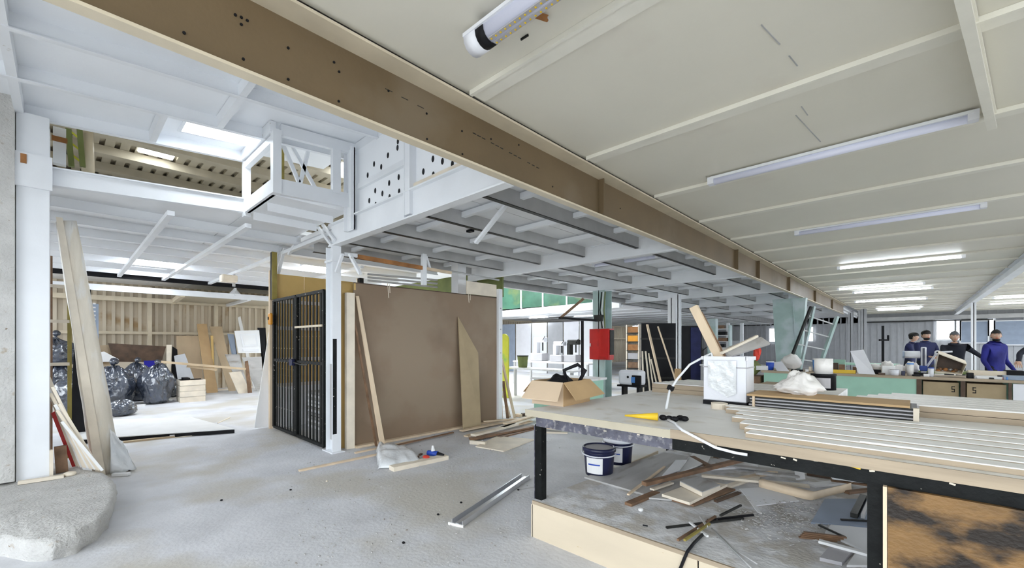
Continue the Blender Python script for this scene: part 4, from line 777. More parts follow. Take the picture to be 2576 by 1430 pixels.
MB().ball(cpt(-0.17, 0.2, 0.13), (0.105, 0.15, 0.11), lambda q: q * (1 + 0.22 * mnoise.noise(q * 2.2)), 24, 16).build('sack', 'black', hm, 0, True)
MB().tube([cpt(-0.10, 0.22, 0.16), cpt(-0.12, 0.20, 0.28), cpt(-0.02, 0.26, 0.33), cpt(0.03, 0.30, 0.28), cpt(-0.04, 0.30, 0.16)], 0.017, 8).build('strap', 'black', hm, 0, True)
# sack and paint can at the back of the bench
p = PX(2010, 998, z=TOP); ws = thing('white_sack', 'crumpled white plastic bag on the bench behind the planks', 'bag', tuple(p))
p = PX(2012, 992, z=TOP + 0.13); MB().ball(V((p.x - 0.02, p.y + 0.1, TOP + 0.185)), (0.10, 0.09, 0.085), lambda q: V((q.x * (1.25 - 0.55 * q.z), q.y * (1.2 - 0.5 * q.z), q.z * (1.35 if q.z > 0 else 0.8))) * (1 + 0.35 * mnoise.noise(q * 1.5 + V((2, 0, 0))) + 0.16 * (1 - 2.5 * abs(mnoise.noise(q * 3.2)))), 40, 28).build('bag', 'bag_white', ws, 0, True)
p = PX(2056, 990, z=TOP + 0.125)
pc = thing('paint_can', 'black and white labelled paint can beside the white bag', 'can', (p.x, p.y, TOP + 0.125))
p = V((p.x + 0.02, p.y + 0.15, 0)); MB().lathe((p.x, p.y, TOP + 0.144), [(0.082, 0.0), (0.082, 0.11), (0.086, 0.115), (0.086, 0.125), (0.07, 0.125)], 28).build('body', 'black', pc, 0, True); MB().lathe((p.x, p.y, TOP + 0.27), [(0.062, 0.0), (0.062, 0.12), (0.03, 0.122)], 24).build('paper_roll', 'bag_white', pc, 0, True)
lb = MB(); n = 8; vs = []
for i in range(n + 1):
    a = math.radians(-125 + 75 * i / n); vs += [(p.x + 0.0835 * math.cos(a), p.y + 0.0835 * math.sin(a), TOP + 0.16), (p.x + 0.0835 * math.cos(a), p.y + 0.0835 * math.sin(a), TOP + 0.24)]
lb.add(vs, [(2 * i, 2 * i + 2, 2 * i + 3, 2 * i + 1) for i in range(n)]).build('label', 'plastic_grey', pc)
piece('support_board', 'flat white board under the white bag and paint can', 'board', Box(-0.75, 4.12, TOP + 0.001, -0.44, 4.9, TOP + 0.10), 'plank_top')

# ================================================================ DEBRIS ON THE LOWER DECK
DZ = 0.281
def on_deck(name, label, cat, a, b, w_, h_, m, z=DZ, up=None):
    p, q = PX(*a, z=z + h_ / 2), PX(*b, z=z + h_ / 2); return tag(Bar(p, q, w_, h_).build(name, m), label, cat, 'offcuts on the lower deck')
def plate(name, label, cat, pix, m, z=DZ, th=0.008, dz=(0, 0, 0, 0)):
    P = [PX(*q, z=z + d) for q, d in zip(pix, dz)]; return tag(MB().slab(P, (0, 0, th)).build(name, m), label, cat, 'offcuts on the lower deck')
def bucket(px, py, label, body, lidm, r=0.145, h=0.255):
    p = PX(px, py, z=DZ); o = thing('plastic_bucket', label, 'bucket', (p.x, p.y, DZ), 'buckets under the bench')
    MB().lathe((p.x, p.y, DZ), [(r * 0.86, 0.0), (r * 0.97, h * 0.82), (r * 0.97, h * 0.86)], 32).build('body', body, o, 0, True)
    MB().lathe((p.x, p.y, DZ), [(r * 1.0, h * 0.84), (r * 1.06, h * 0.86), (r * 1.06, h * 0.97), (r * 1.0, h), (r * 0.95, h), (r * 0.93, h * 0.95), (r * 0.1, h * 0.945)], 32).build('lid', lidm, o, 0, True)
    MB().lathe((p.x, p.y, DZ), [(r * 0.90, h * 0.9505), (r * 0.90, h * 0.955)], 32).build('lid_face', 'plastic_grey', o)
    MB().tube([V((p.x + r * 1.08 * math.cos(a), p.y + r * 1.08 * math.sin(a), DZ + h * (0.78 - 0.04 * math.sin((a + 2.6) * 1.0)))) for a in [math.radians(-165 + 15 * k) for k in range(13)]], 0.006, 6).build('handle', 'plastic_white', o, 0, True)
    vs = []
    for i in range(9):
        a = math.radians(-110 + 65 * i / 8); vs += [(p.x + r * 0.93 * math.cos(a), p.y + r * 0.93 * math.sin(a), DZ + h * 0.12), (p.x + r * 0.985 * math.cos(a), p.y + r * 0.985 * math.sin(a), DZ + h * 0.68)]
    MB().add(vs, [(2 * i, 2 * i + 2, 2 * i + 3, 2 * i + 1) for i in range(8)]).build('label', 'white_board', o)
    vs = []
    for i in range(7):
        a = math.radians(-100 + 45 * i / 6); vs += [(p.x + r * 0.985 * math.cos(a), p.y + r * 0.985 * math.sin(a), DZ + h * 0.42), (p.x + r * 0.99 * math.cos(a), p.y + r * 0.99 * math.sin(a), DZ + h * 0.47)]
    MB().add(vs, [(2 * i, 2 * i + 2, 2 * i + 3, 2 * i + 1) for i in range(6)]).build('print_band', 'blue', o)
    return o
bucket(1507, 1192, 'dark navy plastic bucket with white label under the bench', 'navy_plastic', 'navy_plastic')
bucket(1556, 1163, 'dark bucket with a white lid behind the navy one', 'navy_plastic', 'plastic_white')
plate('grey_board', 'wide weathered grey board lying before the buckets', 'board', ((1470, 1204), (1628, 1250), (1735, 1152), (1672, 1143)), 'grey_board', DZ, 0.014, (0, 0, 0.03, 0.03))
on_deck('brown_lath', 'long brown edged lath lying across the debris', 'lath', (1620, 1218), (1890, 1152), 0.05, 0.03, 'brown_wood', DZ + 0.06)
on_deck('thin_stick', 'thin yellowish stick below the grey board', 'stick', (1580, 1245), (1672, 1175), 0.02, 0.012, 'pine', DZ + 0.03)
plate('white_sheet', 'pale upright offcut behind the brown lath', 'board', ((1700, 1195), (1780, 1165), (1800, 1130), (1752, 1132)), 'white_board', DZ + 0.01, 0.01)
plate('grey_offcut', 'pale grey offcut right of the grey board', 'board', ((1665, 1200), (1710, 1185), (1728, 1160), (1700, 1160)), 'soffit', DZ + 0.035, 0.01)
on_deck('red_lath', 'reddish brown lath low in the debris', 'lath', (1580, 1270), (1652, 1240), 0.06, 0.02, 'brown_wood', DZ)
plate('thin_sheet', 'thin pale sheet under the block of wood', 'board', ((1610, 1255), (1700, 1262), (1790, 1215), (1680, 1215)), 'grey_board', DZ + 0.003, 0.012)
plate('layered_sheet', 'layered pale sheet below the wood block', 'board', ((1665, 1250), (1735, 1272), (1830, 1225), (1760, 1215)), 'pine_pale', DZ + 0.020, 0.02)
plate('layered_sheet', 'brown underside sheet of the layered pile', 'board', ((1690, 1262), (1745, 1276), (1850, 1235), (1800, 1225)), 'brown_wood', DZ + 0.003, 0.014)
o = thing('wood_block', 'pale edged block of board on top of the layered sheets', 'block', tuple(PX(1755, 1240, z=DZ + 0.05)), 'offcuts on the lower deck')
P = [PX(*q, z=DZ + 0.045) for q in ((1710, 1222), (1766, 1250), (1812, 1232), (1760, 1210))]; MB().slab(P, (0, 0, 0.03)).build('core', 'pine_pale', o); MB().slab([q + V((0, 0, 0.031)) for q in P], (0, 0, 0.006)).build('face', 'grey_board', o)
on_deck('long_strip', 'long pale strip running behind the wood block', 'strip', (1765, 1197), (2035, 1224), 0.05, 0.02, 'pine_pale', DZ + 0.02)
on_deck('long_strip', 'long grey strip at the back of the deck', 'strip', (1800, 1168), (2000, 1190), 0.08, 0.015, 'grey_board', DZ + 0.01)
on_deck('dark_block', 'dark wooden wedge at the back of the deck', 'block', (1800, 1150), (1835, 1142), 0.05, 0.03, 'walnut', DZ + 0.02)
o = Bar(PX(2014, 1215, z=DZ) + V((0, 0, 0.03)), PX(2012, 1160, z=DZ) + V((0.0, -0.30, 0.26)), 0.07, 0.012, up=(0, -1, 0.5)).build('leaning_strip', 'white_board'); tag(o, 'short white slat leaning upright in the debris', 'slat', 'offcuts on the lower deck')
# curved veneer
vs = []; n = 16
for i in range(n + 1):
    u = i / n; a = (1910 + 230 * u, 1226 + (34 * (u / 0.55) if u < 0.55 else 34 - 26 * (u - 0.55) / 0.45)); 
    p = PX(a[0], a[1], z=DZ + 0.01); vs += [p, p + V((-0.004, 0.01, 0.05)), p + V((0.01, 0.05, 0.052))]
MB().add(vs, [(3 * i + k, 3 * i + 3 + k, 3 * i + 4 + k, 3 * i + 1 + k) for i in range(n) for k in range(2)]).build('bent_veneer', 'pine', None, 0, True); o = bpy.data.objects['bent_veneer']; o.modifiers.new('t', 'SOLIDIFY').thickness = 0.008; tag(o, 'bent white and brown veneer strip bowed in the debris', 'veneer', 'offcuts on the lower deck')
plate('blue_sheet', 'large smooth blue grey sheet at the right of the deck', 'board', ((2040, 1318), (2200, 1330), (2205, 1258), (2075, 1258)), 'blind', DZ + 0.002, 0.008)
plate('grey_sheet', 'lower grey sheet by the black bench leg', 'board', ((2075, 1345), (2195, 1400), (2200, 1335), (2090, 1325)), 'soffit', DZ + 0.0, 0.012)
on_deck('dark_profile', 'dark metal profile standing out at the right', 'profile', (2148, 1298), (2172, 1250), 0.04, 0.03, 'dark_steel', DZ + 0.012); on_deck('dark_profile', 'second dark profile beside the black bench leg', 'profile', (2170, 1300), (2190, 1255), 0.02, 0.03, 'steel_grey', DZ + 0.012)
on_deck('white_lath', 'white lath lying low toward the black leg', 'lath', (2060, 1362), (2200, 1400), 0.035, 0.015, 'white_board', DZ + 0.02)
for k in range(4): on_deck('bark_strip', ['lowest', 'second', 'third', 'top'][k] + ' of the thin brown strips by the white lath', 'strip', (2010 + 4 * k, 1352 - 4 * k), (2105 + 8 * k, 1362 - 3 * k), 0.018, 0.008, 'brown_wood', DZ + 0.004 + 0.009 * k)
on_deck('dark_stick', 'thin dark stick on the blue grey sheet', 'stick', (2115, 1308), (2200, 1312), 0.012, 0.01, 'dark_steel', DZ + 0.012); on_deck('dark_stick', 'slanting dark stick below the blue grey sheet', 'stick', (2060, 1322), (2125, 1352), 0.012, 0.01, 'dark_steel', DZ + 0.014)
plate('grey_tile', 'dark framed grey tile near the bottom edge', 'tile', ((2062, 1412), (2118, 1425), (2150, 1390), (2095, 1375)), 'plastic_grey', DZ + 0.0, 0.02)
plate('framed_board', 'white framed board at the bottom right of the deck', 'board', ((2130, 1428), (2205, 1428), (2205, 1402), (2150, 1400)), 'white_board', DZ, 0.012)
on_deck('grey_strip', 'grey strip with a reddish edge under the bench rail', 'slat', (2092, 1200), (2195, 1212), 0.06, 0.03, 'soffit', DZ + 0.05); on_deck('brown_strip', 'brown strip under the grey one by the leg', 'slat', (2090, 1208), (2198, 1222), 0.05, 0.015, 'brown_wood', DZ + 0.03)
more = [((1780, 1180), (1900, 1172), .07, .016, .0, 'soffit', 'wide grey strip behind the brown lath'), ((1850, 1208), (1990, 1180), .05, .02, .0, 'pine', 'pine strip slanting behind the bent veneer'), ((1900, 1190), (2010, 1200), .06, .018, .03, 'grey_board', 'grey strip left of the upright white strip'),
        ((2030, 1192), (2110, 1205), .06, .02, .0, 'walnut', 'dark strip right of the upright white strip'), ((2040, 1222), (2140, 1212), .07, .02, .0, 'white_board', 'white strip above the end of the bent veneer'), ((1830, 1225), (1905, 1200), .05, .018, .0, 'pine_pale', 'pale strip right of the wood block'),
        ((1740, 1150), (1795, 1180), .06, .02, .0, 'brown_wood', 'brown strip between the pale offcuts'), ((1860, 1160), (1925, 1150), .05, .02, .0, 'pine', 'pine strip deep under the bench'), ((1940, 1172), (2060, 1168), .08, .016, .0, 'soffit', 'broad grey strip deep under the bench'), ((2130, 1240), (2195, 1232), .04, .02, .0, 'brown_wood', 'brown strip near the top of the black leg'),
        ((1640, 1232), (1690, 1215), .04, .014, .02, 'pine_pale', 'short pale strip beside the red brown lath'), ((1800, 1262), (1860, 1240), .03, .014, .0, 'walnut', 'dark strip below the layered sheets'), ((1880, 1250), (1912, 1292), .025, .006, .0, 'white_board', 'white paper strip above the shavings')]
for a, b, w_, h_, dz, m, lbl in more: on_deck('wood_offcut', lbl, 'offcut', a, b, w_, h_, m, DZ + dz + 0.001)
plate('dusty_sheet', 'large dusty sheet under the bent veneer', 'board', ((1900, 1275), (2010, 1262), (1960, 1225), (1860, 1232)), 'soffit', DZ + 0.0, 0.006)
# sticks and cable
sticks = [((1676, 1328), (1870, 1305), 'long dark stick of the crossed sticks', 'dark_steel'), ((1705, 1360), (1800, 1300), 'brown stick slanting through the crossed sticks', 'brown_wood'), ((1722, 1360), (1785, 1318), 'yellowish stick in the crossed sticks', 'gold_steel'), ((1812, 1298), (1864, 1272), 'short dark stick at the upper right of the cross', 'dark_steel'), ((1780, 1310), (1895, 1296), 'thin dark stick lying rightmost in the cross', 'black'), ((1735, 1315), (1780, 1350), 'white stick across the bundle', 'white_board'), ((1762, 1300), (1778, 1325), 'short grey stick standing in the bundle', 'grey_board')]
for k, (a, b, lbl, m) in enumerate(sticks): on_deck('thin_stick', lbl, 'stick', a, b, 0.014, 0.012, m, DZ + 0.011 * (k % 4) + 0.001)
cb_ = thing('black_cable', 'black cable draped over the bench plinth', 'cable', tuple(PX(1730, 1385, z=DZ)))
MB().tube([PX(1768, 1345, z=DZ + 0.01), PX(1745, 1368, z=DZ + 0.012), V((PX(1730, 1384, y=2.478).x, 2.474, DZ + 0.012)), PX(1722, 1405, y=2.472), PX(1708, 1440, y=2.470)], 0.009, 8).build('cable', 'black', cb_, 0, True)
MB().tube([PX(1790, 1330, z=DZ + 0.02), PX(1850, 1385, z=DZ + 0.008), PX(1905, 1420, z=DZ + 0.008)], 0.005, 6).build('wire', 'steel_grey', cb_, 0, True); MB().tube([PX(1792, 1332, z=DZ + 0.02), PX(1860, 1400, z=DZ + 0.008), PX(1890, 1430, z=DZ + 0.008)], 0.005, 6).build('wire', 'steel_grey', cb_, 0, True)
p = PX(1612, 1283, z=DZ + 0.012); piece('white_pebble', 'small white pebble lying on the open deck', 'knob', MB().ball(p, (0.018, 0.02, 0.014)), 'white_board')
p = PX(1617, 1322, z=DZ + 0.006); piece('deck_screw', 'dark screw on the open deck', 'screw', MB().tube([p, p + V((0.03, 0.01, 0))], 0.005, 6), 'black')
random.seed(11); ch_ = MB()
for k in range(420):
    u, v_ = random.gauss(1990, 75), random.gauss(1300, 26)
    if v_ < 1255 or u < 1560 or u > 2150: continue
    p = PX(u, v_, z=DZ + 0.002); ch_.obox(p + V((0, 0, 0.003)), (random.uniform(.006, .03), random.uniform(.004, .009), 0.005), (random.uniform(-.2, .2), random.uniform(-.2, .2), random.uniform(0, 3)))
o = ch_.build('wood_shavings', 'grey_board'); tag(o, 'grey wood shavings strewn over the lower deck', 'shavings', kind='stuff')
random.seed(12); ch_ = MB()
for k in range(520):
    u, v_ = random.uniform(720, 1335), random.uniform(1085, 1425)
    if random.random() < 0.35: u, v_ = random.gauss(1240, 70), random.gauss(1115, 16)
    p = PX(u, v_, z=0.001); s = random.uniform(.003, .010); ch_.obox(p + V((0, 0, s * 0.4)), (s * 1.6, s, s * 0.8), (0, 0, random.uniform(0, 3)))
o = ch_.build('floor_crumbs', 'grey_board'); tag(o, 'fine grey crumbs of debris over the open floor', 'debris', kind='stuff')
# ================================================================ REAR: low ceiling, lamps, columns
lc = struct('ceiling_low', 'low pale ceiling with tube lamps at the rear left', (-12, 20, 2.75))
for k in range(14): Box(-16.5, 13.1 + 1.5 * k, 2.76, -7.2, 13.1 + 1.5 * k + 1.48, 2.80).build('ceiling_panel', 'soffit', lc); Box(-16.5, 13.1 + 1.5 * k - 0.03, 2.72, -7.2, 13.1 + 1.5 * k + 0.03, 2.758).build('batten', 'white_paint', lc)
gg_ = struct('wall_glazed', 'green glazed band above the low rear ceiling', (-12, 13, 2.9)); 
for k in range(8): Box(-16.4 + 1.16 * k, 13.0, 2.92, -16.4 + 1.16 * k + 1.10, 13.03, 4.4).build('pane', 'green_glass', gg_); Box(-16.4 + 1.16 * k + 1.10, 12.97, 2.9, -16.4 + 1.16 * (k + 1), 13.05, 4.4).build('mullion', 'white_paint', gg_)
Bar(V((-16.4, 12.9, 2.66)), V((-7.2, 12.9, 2.80)), 0.12, 0.26).build('fascia', 'white_paint', gg_)
rf = struct('roof_rear', 'unseen roof with an added glowing pane over the rear left well', (-12, 9, 4.5))  # unseen; keeps the sky out except at the added pane
for q in ((-16.9, 6.4, -14.2, 34), (-14.2, 12.2, -7, 34), (-14.2, 6.4, -9.0, 7.2), (-9.0, 6.4, -2.5, 34)): Box(q[0], q[1], 4.45, q[2], q[3], 4.5).build('roof_sheet', 'soffit', rf)
rl = struct('window_10', 'large rooflight over the rear left well', (-12, 9, 4.5)); Box(-14.2, 7.2, 4.47, -9.0, 12.2, 4.48).build('pane', 'fill_pane', rl)  # invented light source, added to brighten the rear bay
ow = struct('wall_outer', 'outer wall above the back cladding', (-16.6, 10, 3.2)); Box(-16.9, -3.4, 3.2, -16.6, 34, 4.5).build('sheet', 'soffit', ow); Box(-16.6, 34, 2.7, -2.5, 34.1, 4.5).build('sheet', 'soffit', ow)
f2 = Box(-2.62, 2.62, 3.0, -2.57, 33.9, 4.5).build('wall_leak_block_rear', 'white_panel'); tag(f2, 'hidden white fascia over the rear brown beam, added to block light', None, kind='structure')  # added out of sight so no sky shows above the beam

def tube_lamp(label, x0, x1, y, z, lit=True, group='tube lamps under the main ceiling', dense=False):
    o = thing('tube_lamp', label, 'lamp', ((x0 + x1) / 2, y, z), group)
    Box(x0, y - 0.045, z - 0.028, x1, y + 0.045, z - 0.003).build('tray', 'white_paint', o)
    for s in (-0.022, 0.022) if lit else (0.0,): MB().tube([(x0 + 0.03, y + s, z - 0.05), (x1 - 0.03, y + s, z - 0.05)], 0.017 if lit else 0.032, 10).build('tube', 'tube_lit' if lit else 'lamp_glass', o, 0, True)
    for x in (x0, x1): Box(x - 0.03, y - 0.04, z - 0.075, x + 0.03, y + 0.04, z - 0.003).build('end_cap', 'plastic_white', o)
    return o
# broken batten lamp near the camera
br = thing('batten_lamp', 'unlit batten lamp with a burnt end and visible diode strips overhead', 'lamp', (-1.0, 1.58, 3.2))
x0, x1, y, z = -1.80, -0.2, 1.58, 3.197
Box(x0, y - 0.075, z - 0.02, x1, y + 0.075, z).build('tray', 'plastic_white', br); MB().tube([(x0 + 0.12, y, z - 0.02), (x1, y, z - 0.02)], 0.062, 16).build('cover', 'lamp_glass', br, 0, True)
MB().tube([(x0, y, z - 0.022), (x0 + 0.09, y, z - 0.022)], 0.07, 16).build('end_cap', 'plastic_white', br, 0, True); MB().tube([(x0 + 0.09, y, z - 0.024), (x0 + 0.15, y, z - 0.024)], 0.066, 16).build('burnt_end', 'black', br, 0, True)
for s in (-0.022, 0.018):
    Box(x0 + 0.16, y + s - 0.012, z - 0.085, x1, y + s + 0.012, z - 0.079).build('diode_strip', 'plastic_grey', br)
    d0 = Box(x0 + 0.17, y + s - 0.004, z - 0.089, x0 + 0.178, y + s + 0.004, z - 0.085).build('diode', 'yellow', br)
    for k in range(1, 45): dupl(d0, (0.034 * k, 0, 0), br)
lb_ = thing('ceiling_hook', 'small bent bracket screwed to the ceiling by the batten lamp', 'bracket', tuple(PX(1358, 38, z=3.23))); a, b = PX(1338, 34, z=3.225), PX(1378, 47, z=3.225); Bar(a, b, 0.014, 0.03).build('strap', 'rust', lb_); MB().ball(a, (0.016, 0.016, 0.012), None, 8, 6).build('screw', 'aluminium', lb_); MB().ball(b, (0.01, 0.01, 0.012), None, 8, 6).build('screw', 'aluminium', lb_)
p = PX(1310, 100, z=3.235); piece('ceiling_nail', 'bent nail in the ceiling below the batten lamp', 'nail', Bar(p, p + V((0.05, 0.01, 0.008)), 0.006, 0.012), 'dark_steel')
tube_lamp('long unlit tube lamp beside the short ceiling beam', -1.55, 0.32, 4.69, 3.235, False, None)
tube_lamp('unlit tube lamp hanging second from the camera', -1.32, 0.62, 7.82, 3.235, False, None)
tube_lamp('lit tube lamp nearest the camera', -1.25, 0.70, 12.15, 3.235)
for k, (a, b, yy) in enumerate(((-1.75, 0.2, 16.9), (-1.5, 0.4, 18.5), (-1.8, 0.35, 22.8), (-1.4, 0.3, 28.0), (-1.4, 0.2, 29.4))): tube_lamp(['second', 'third', 'fourth', 'fifth', 'farthest'][k] + ' lit tube lamp down the middle of the hall', a, b, yy, 3.235)
tube_lamp('lit tube lamp right of the rear beam, nearer one', 2.2, 5.0, 24.5, 3.235); tube_lamp('lit tube lamp right of the rear beam, farther one', 2.4, 5.2, 28.0, 3.235); tube_lamp('lit tube lamp above the workers', 2.6, 4.6, 13.2, 3.235); tube_lamp('lit tube lamp further along the right side', 2.6, 4.6, 18.2, 3.235)
for k, (pa_, py_) in enumerate((((1255, 1290), 797), ((1332, 1373), 801), ((1366, 1412), 789), ((1445, 1492), 797), ((1577, 1606), 822))):
    p = PX(pa_[0], py_, z=2.70); q = PX(pa_[1], py_, z=2.70); q.y = p.y; L = abs((q - p).x) + 0.3
    tube_lamp(['leftmost near lit tube', 'second lit tube', 'lit tube nearest the white fascia', 'lit tube left of the green column', 'lit tube right of the red cabinet'][k] + ' under the low rear ceiling', p.x, p.x + max(1.2, L), p.y, 2.755, True, 'tube lamps under the low ceiling')

tube_lamp('unlit tube lamp on the soffit behind the cage', -4.6, -3.3, 7.22, 3.07, False, None)
def column(name, label, x, y, w_, d_, z1, m):
    o = struct(name, label, (x, y, 0)); Box(x - w_ / 2, y - d_ / 2, 0, x + w_ / 2, y - d_ / 2 + 0.02, z1).build('flange', m, o); Box(x - w_ / 2, y + d_ / 2 - 0.02, 0, x + w_ / 2, y + d_ / 2, z1).build('flange', m, o); Box(x - 0.012, y - d_ / 2, 0, x + 0.012, y + d_ / 2, z1).build('web', m, o); return o
cg = column('column_cabinet', 'pale green steel column behind the red cabinet', -5.72, 9.35, 0.34, 0.34, 2.80, 'green_steel')
for k in range(3): MB().tube([(-5.62 + 0.05 * k, 9.16, 2.75), (-5.66 + 0.06 * k, 9.14, 2.3), (-5.60 + 0.04 * k, 9.15, 1.85)], 0.015, 6).build('cable', ('black', 'white_paint', 'green_olive')[k], cg)
MB().obox((-5.68, 9.12, 2.1), (0.22, 0.10, 0.16)).build('junction_box', 'dark_steel', cg)
cgb = struct('column_green', 'wide tapered pale green column carrying the brown beam', (-2.65, 15, 0))
MB().hexa([(-3.0, 14.9, 0), (-2.5, 14.9, 0), (-2.5, 15.2, 0), (-3.0, 15.2, 0), (-3.15, 14.9, 2.81), (-2.3, 14.9, 2.81), (-2.3, 15.2, 2.81), (-3.15, 15.2, 2.81)]).build('shaft', 'green_steel', cgb); Bar(V((-2.46, 14.88, 0.3)), V((-2.62, 14.88, 2.7)), 0.03, 0.02).build('stiffener', 'green_steel', cgb)
column('column_rear', 'white slim post carrying the rear beam', 1.65, 24, 0.14, 0.14, 3.02, 'white_paint')
for k, (px_, yy) in enumerate(((2140, 29), (2166, 29), (2173, 28))): p = PX(px_, 840, y=yy); column('column_wall', ['grey wall post left of the pair', 'grey wall post middle', 'grey wall post right'][k], p.x, yy, 0.22, 0.2, 3.2, 'cladding_grey')
p = PX(1692, 840, d=12.5); column('column_mid', 'pale post behind the black rack', p.x, p.y, 0.22, 0.18, 2.8, 'soffit'); p = PX(1707, 860, d=11.5); column('column_slim', 'slim blue white post beside the dark blue locker', p.x, p.y, 0.11, 0.1, 2.8, 'white_paint')

pw = struct('wall_partition', 'pale blue white partition behind the rear tables', (-10, 16, 0))
for k in range(6):
    a, b = PX(1258 + 40 * k, 880, y=16), PX(1258 + 40 * (k + 1) - 3, 880, y=16); Box(a.x, 16, 0, b.x, 16.04, 2.45).build('board', ('blind', 'plastic_white', 'white_paint', 'cladding_grey', 'plastic_white', 'white_paint')[k], pw)
# red cabinet
p = PX(1507, 868, y=8.95); rc = thing('red_cabinet', 'red steel switch cabinet fixed to the pale green column', 'cabinet', (p.x, 8.95, 1.06))
a, b = PX(1482, 868, y=8.95), PX(1532, 868, y=8.95)
Box(a.x, 8.97, 1.08, b.x, 9.17, 1.83).build('body', 'red_paint', rc); Box(a.x + 0.01, 8.95, 1.09, b.x - 0.01, 8.968, 1.82).build('door', 'red_paint', rc, bevel=0.004); Box(a.x + 0.03, 8.935, 1.40, a.x + 0.05, 8.95, 1.48).build('handle', 'aluminium', rc); Box(b.x, 8.98, 1.2, b.x + 0.02, 9.15, 1.8).build('side_plate', 'dark_steel', rc)
# black gantry beside it
gn = thing('pipe_gantry', 'thin black pipe stand with an angled arm left of the red cabinet', 'stand', tuple(PX(1465, 1000, d=10)))
p = PX(1465, 808, d=10); Bar(V((p.x, p.y, 0)), p, 0.05, 0.05).build('post', 'black', gn); Bar(PX(1405, 800, d=10), PX(1500, 807, d=10), 0.05, 0.05).build('arm', 'black', gn); Bar(PX(1410, 800, d=10), PX(1468, 752, d=10), 0.05, 0.06).build('brace', 'brown_wood', gn)
# green bench and leaning scraps right of the cage
gb2 = thing('green_bench', 'pale green sided bench just past the cage', 'bench', (-5.2, 6.8, 0)); Box(-5.55, 6.5, 0, -4.5, 7.4, 0.76).build('body', 'green_panel', gb2); Box(-5.6, 6.45, 0.76, -4.45, 7.45, 0.80).build('top', 'bench_top', gb2)
for k, (a, b, m) in enumerate((((1262, 1052), (1258, 930), 'pine'), ((1277, 1053), (1266, 960), 'brown_wood'), ((1282, 1050), (1265, 985), 'pine_pale'), ((1295, 1052), (1262, 905), 'pine'))):
    p = PX(*a, z=0); q = PX(b[0], b[1], d=(p.x * -S_ + p.y * C_) + 0.25); tag(Bar(p, q, 0.05, 0.03).build('leaning_scrap', m), ['leftmost', 'dark', 'short pale', 'longest'][k] + ' lath of the scraps leaning right of the cage', 'lath', 'scraps leaning past the cage')
for k in range(5): p = PX(1305 + 14 * k, 1046 - 2 * k, z=0.03); piece('timber_chunk', ['leftmost', 'second', 'third', 'fourth', 'rightmost'][k] + ' timber chunk on the floor before the green bench', 'block', MB().obox(p, (0.12, 0.08, 0.06), (0, 0, k)), ('pine', 'walnut', 'pine_pale')[k % 3], group='chunks before the green bench')
p = PX(1268, 905, d=11.5); yb = MB(); pts_ = []
for k in range(13): a = math.pi * k / 12; pts_.append(V((p.x - 0.15 * math.cos(a) * -1, p.y, 1.60 + 0.15 * math.sin(a))))
yo = yb.slab([V((p.x - 0.15, p.y, 0.0)), V((p.x + 0.15, p.y, 0.0))] + [V((p.x + 0.15 * math.cos(math.pi * k / 12), p.y, 1.58 + 0.15 * math.sin(math.pi * k / 12))) for k in range(13)], (0, 0.04, 0)).build('round_top_board', 'lime'); tag(yo, 'yellow green board with a rounded top past the cage', 'board')
# background tables with machines
def table(label, px0, px1, yy, dep, zt, m='bench_top', grp='rear work tables'):
    a, b = PX(px0, 900, y=yy), PX(px1, 900, y=yy); o = thing('work_table', label, 'table', ((a.x + b.x) / 2, yy, 0), grp)
    Box(a.x, yy, zt - 0.04, b.x, yy + dep, zt).build('top', m, o)
    for x in (a.x + 0.05, b.x - 0.05):
        for y_ in (yy + 0.05, yy + dep - 0.05): Box(x - 0.03, y_ - 0.03, 0, x + 0.03, y_ + 0.03, zt - 0.04).build('leg', 'steel_grey', o)
    return o
table('long white table left of the red cabinet', 1262, 1440, 8.3, 0.55, 0.82); table('white table behind the pipe stand', 1290, 1480, 11.2, 1.0, 0.84); table('far table past the pale green column', 1760, 1960, 13.0, 0.9, 0.85)
def machine(label, px, d, z0, w_, h_, m, arms=True, grp='rear machines'):
    p = PX(px, 900, d=d); o = thing('workshop_machine', label, 'machine', (p.x, p.y, z0), grp); c = V((p.x, p.y, 0))
    MB().obox(c + V((0, 0, z0 + h_ * 0.16)), (w_, w_ * 0.7, h_ * 0.32)).build('base', 'plastic_grey', o, bevel=0.02)
    MB().obox(c + V((-w_ * 0.2, 0, z0 + h_ * 0.58)), (w_ * 0.26, w_ * 0.4, h_ * 0.54)).build('column', m, o, bevel=0.02); MB().obox(c + V((0.06, 0, z0 + h_ * 0.88)), (w_ * 0.85, w_ * 0.42, h_ * 0.22)).build('head', m, o, bevel=0.03)
    if arms: MB().tube([c + V((w_ * 0.28, 0, z0 + h_ * 0.8)), c + V((w_ * 0.28, 0, z0 + h_ * 0.42))], 0.025, 8).build('spindle', 'dark_steel', o); MB().tube([c + V((w_ * 0.4, -0.1, z0 + h_ * 0.85)), c + V((w_ * 0.75, -0.2, z0 + h_ * 1.02))], 0.012, 6).build('lever', 'black', o)
    return o
machine('dark machine with a white head behind the pipe stand', 1440, 14.3, 0.845, 0.5, 0.75, 'dark_steel'); machine('white machine on the far table', 1405, 14.6, 0.845, 0.5, 0.7, 'plastic_white'); machine('grey machine with a slanted guard', 1357, 15.2, 0.845, 0.55, 0.85, 'plastic_white'); machine('dark machine right of the slim post', 1738, 15.2, 0, 0.8, 1.3, 'dark_steel'); machine('grey machine behind the grey board', 1850, 17.5, 0, 0.7, 1.6, 'cladding_grey')
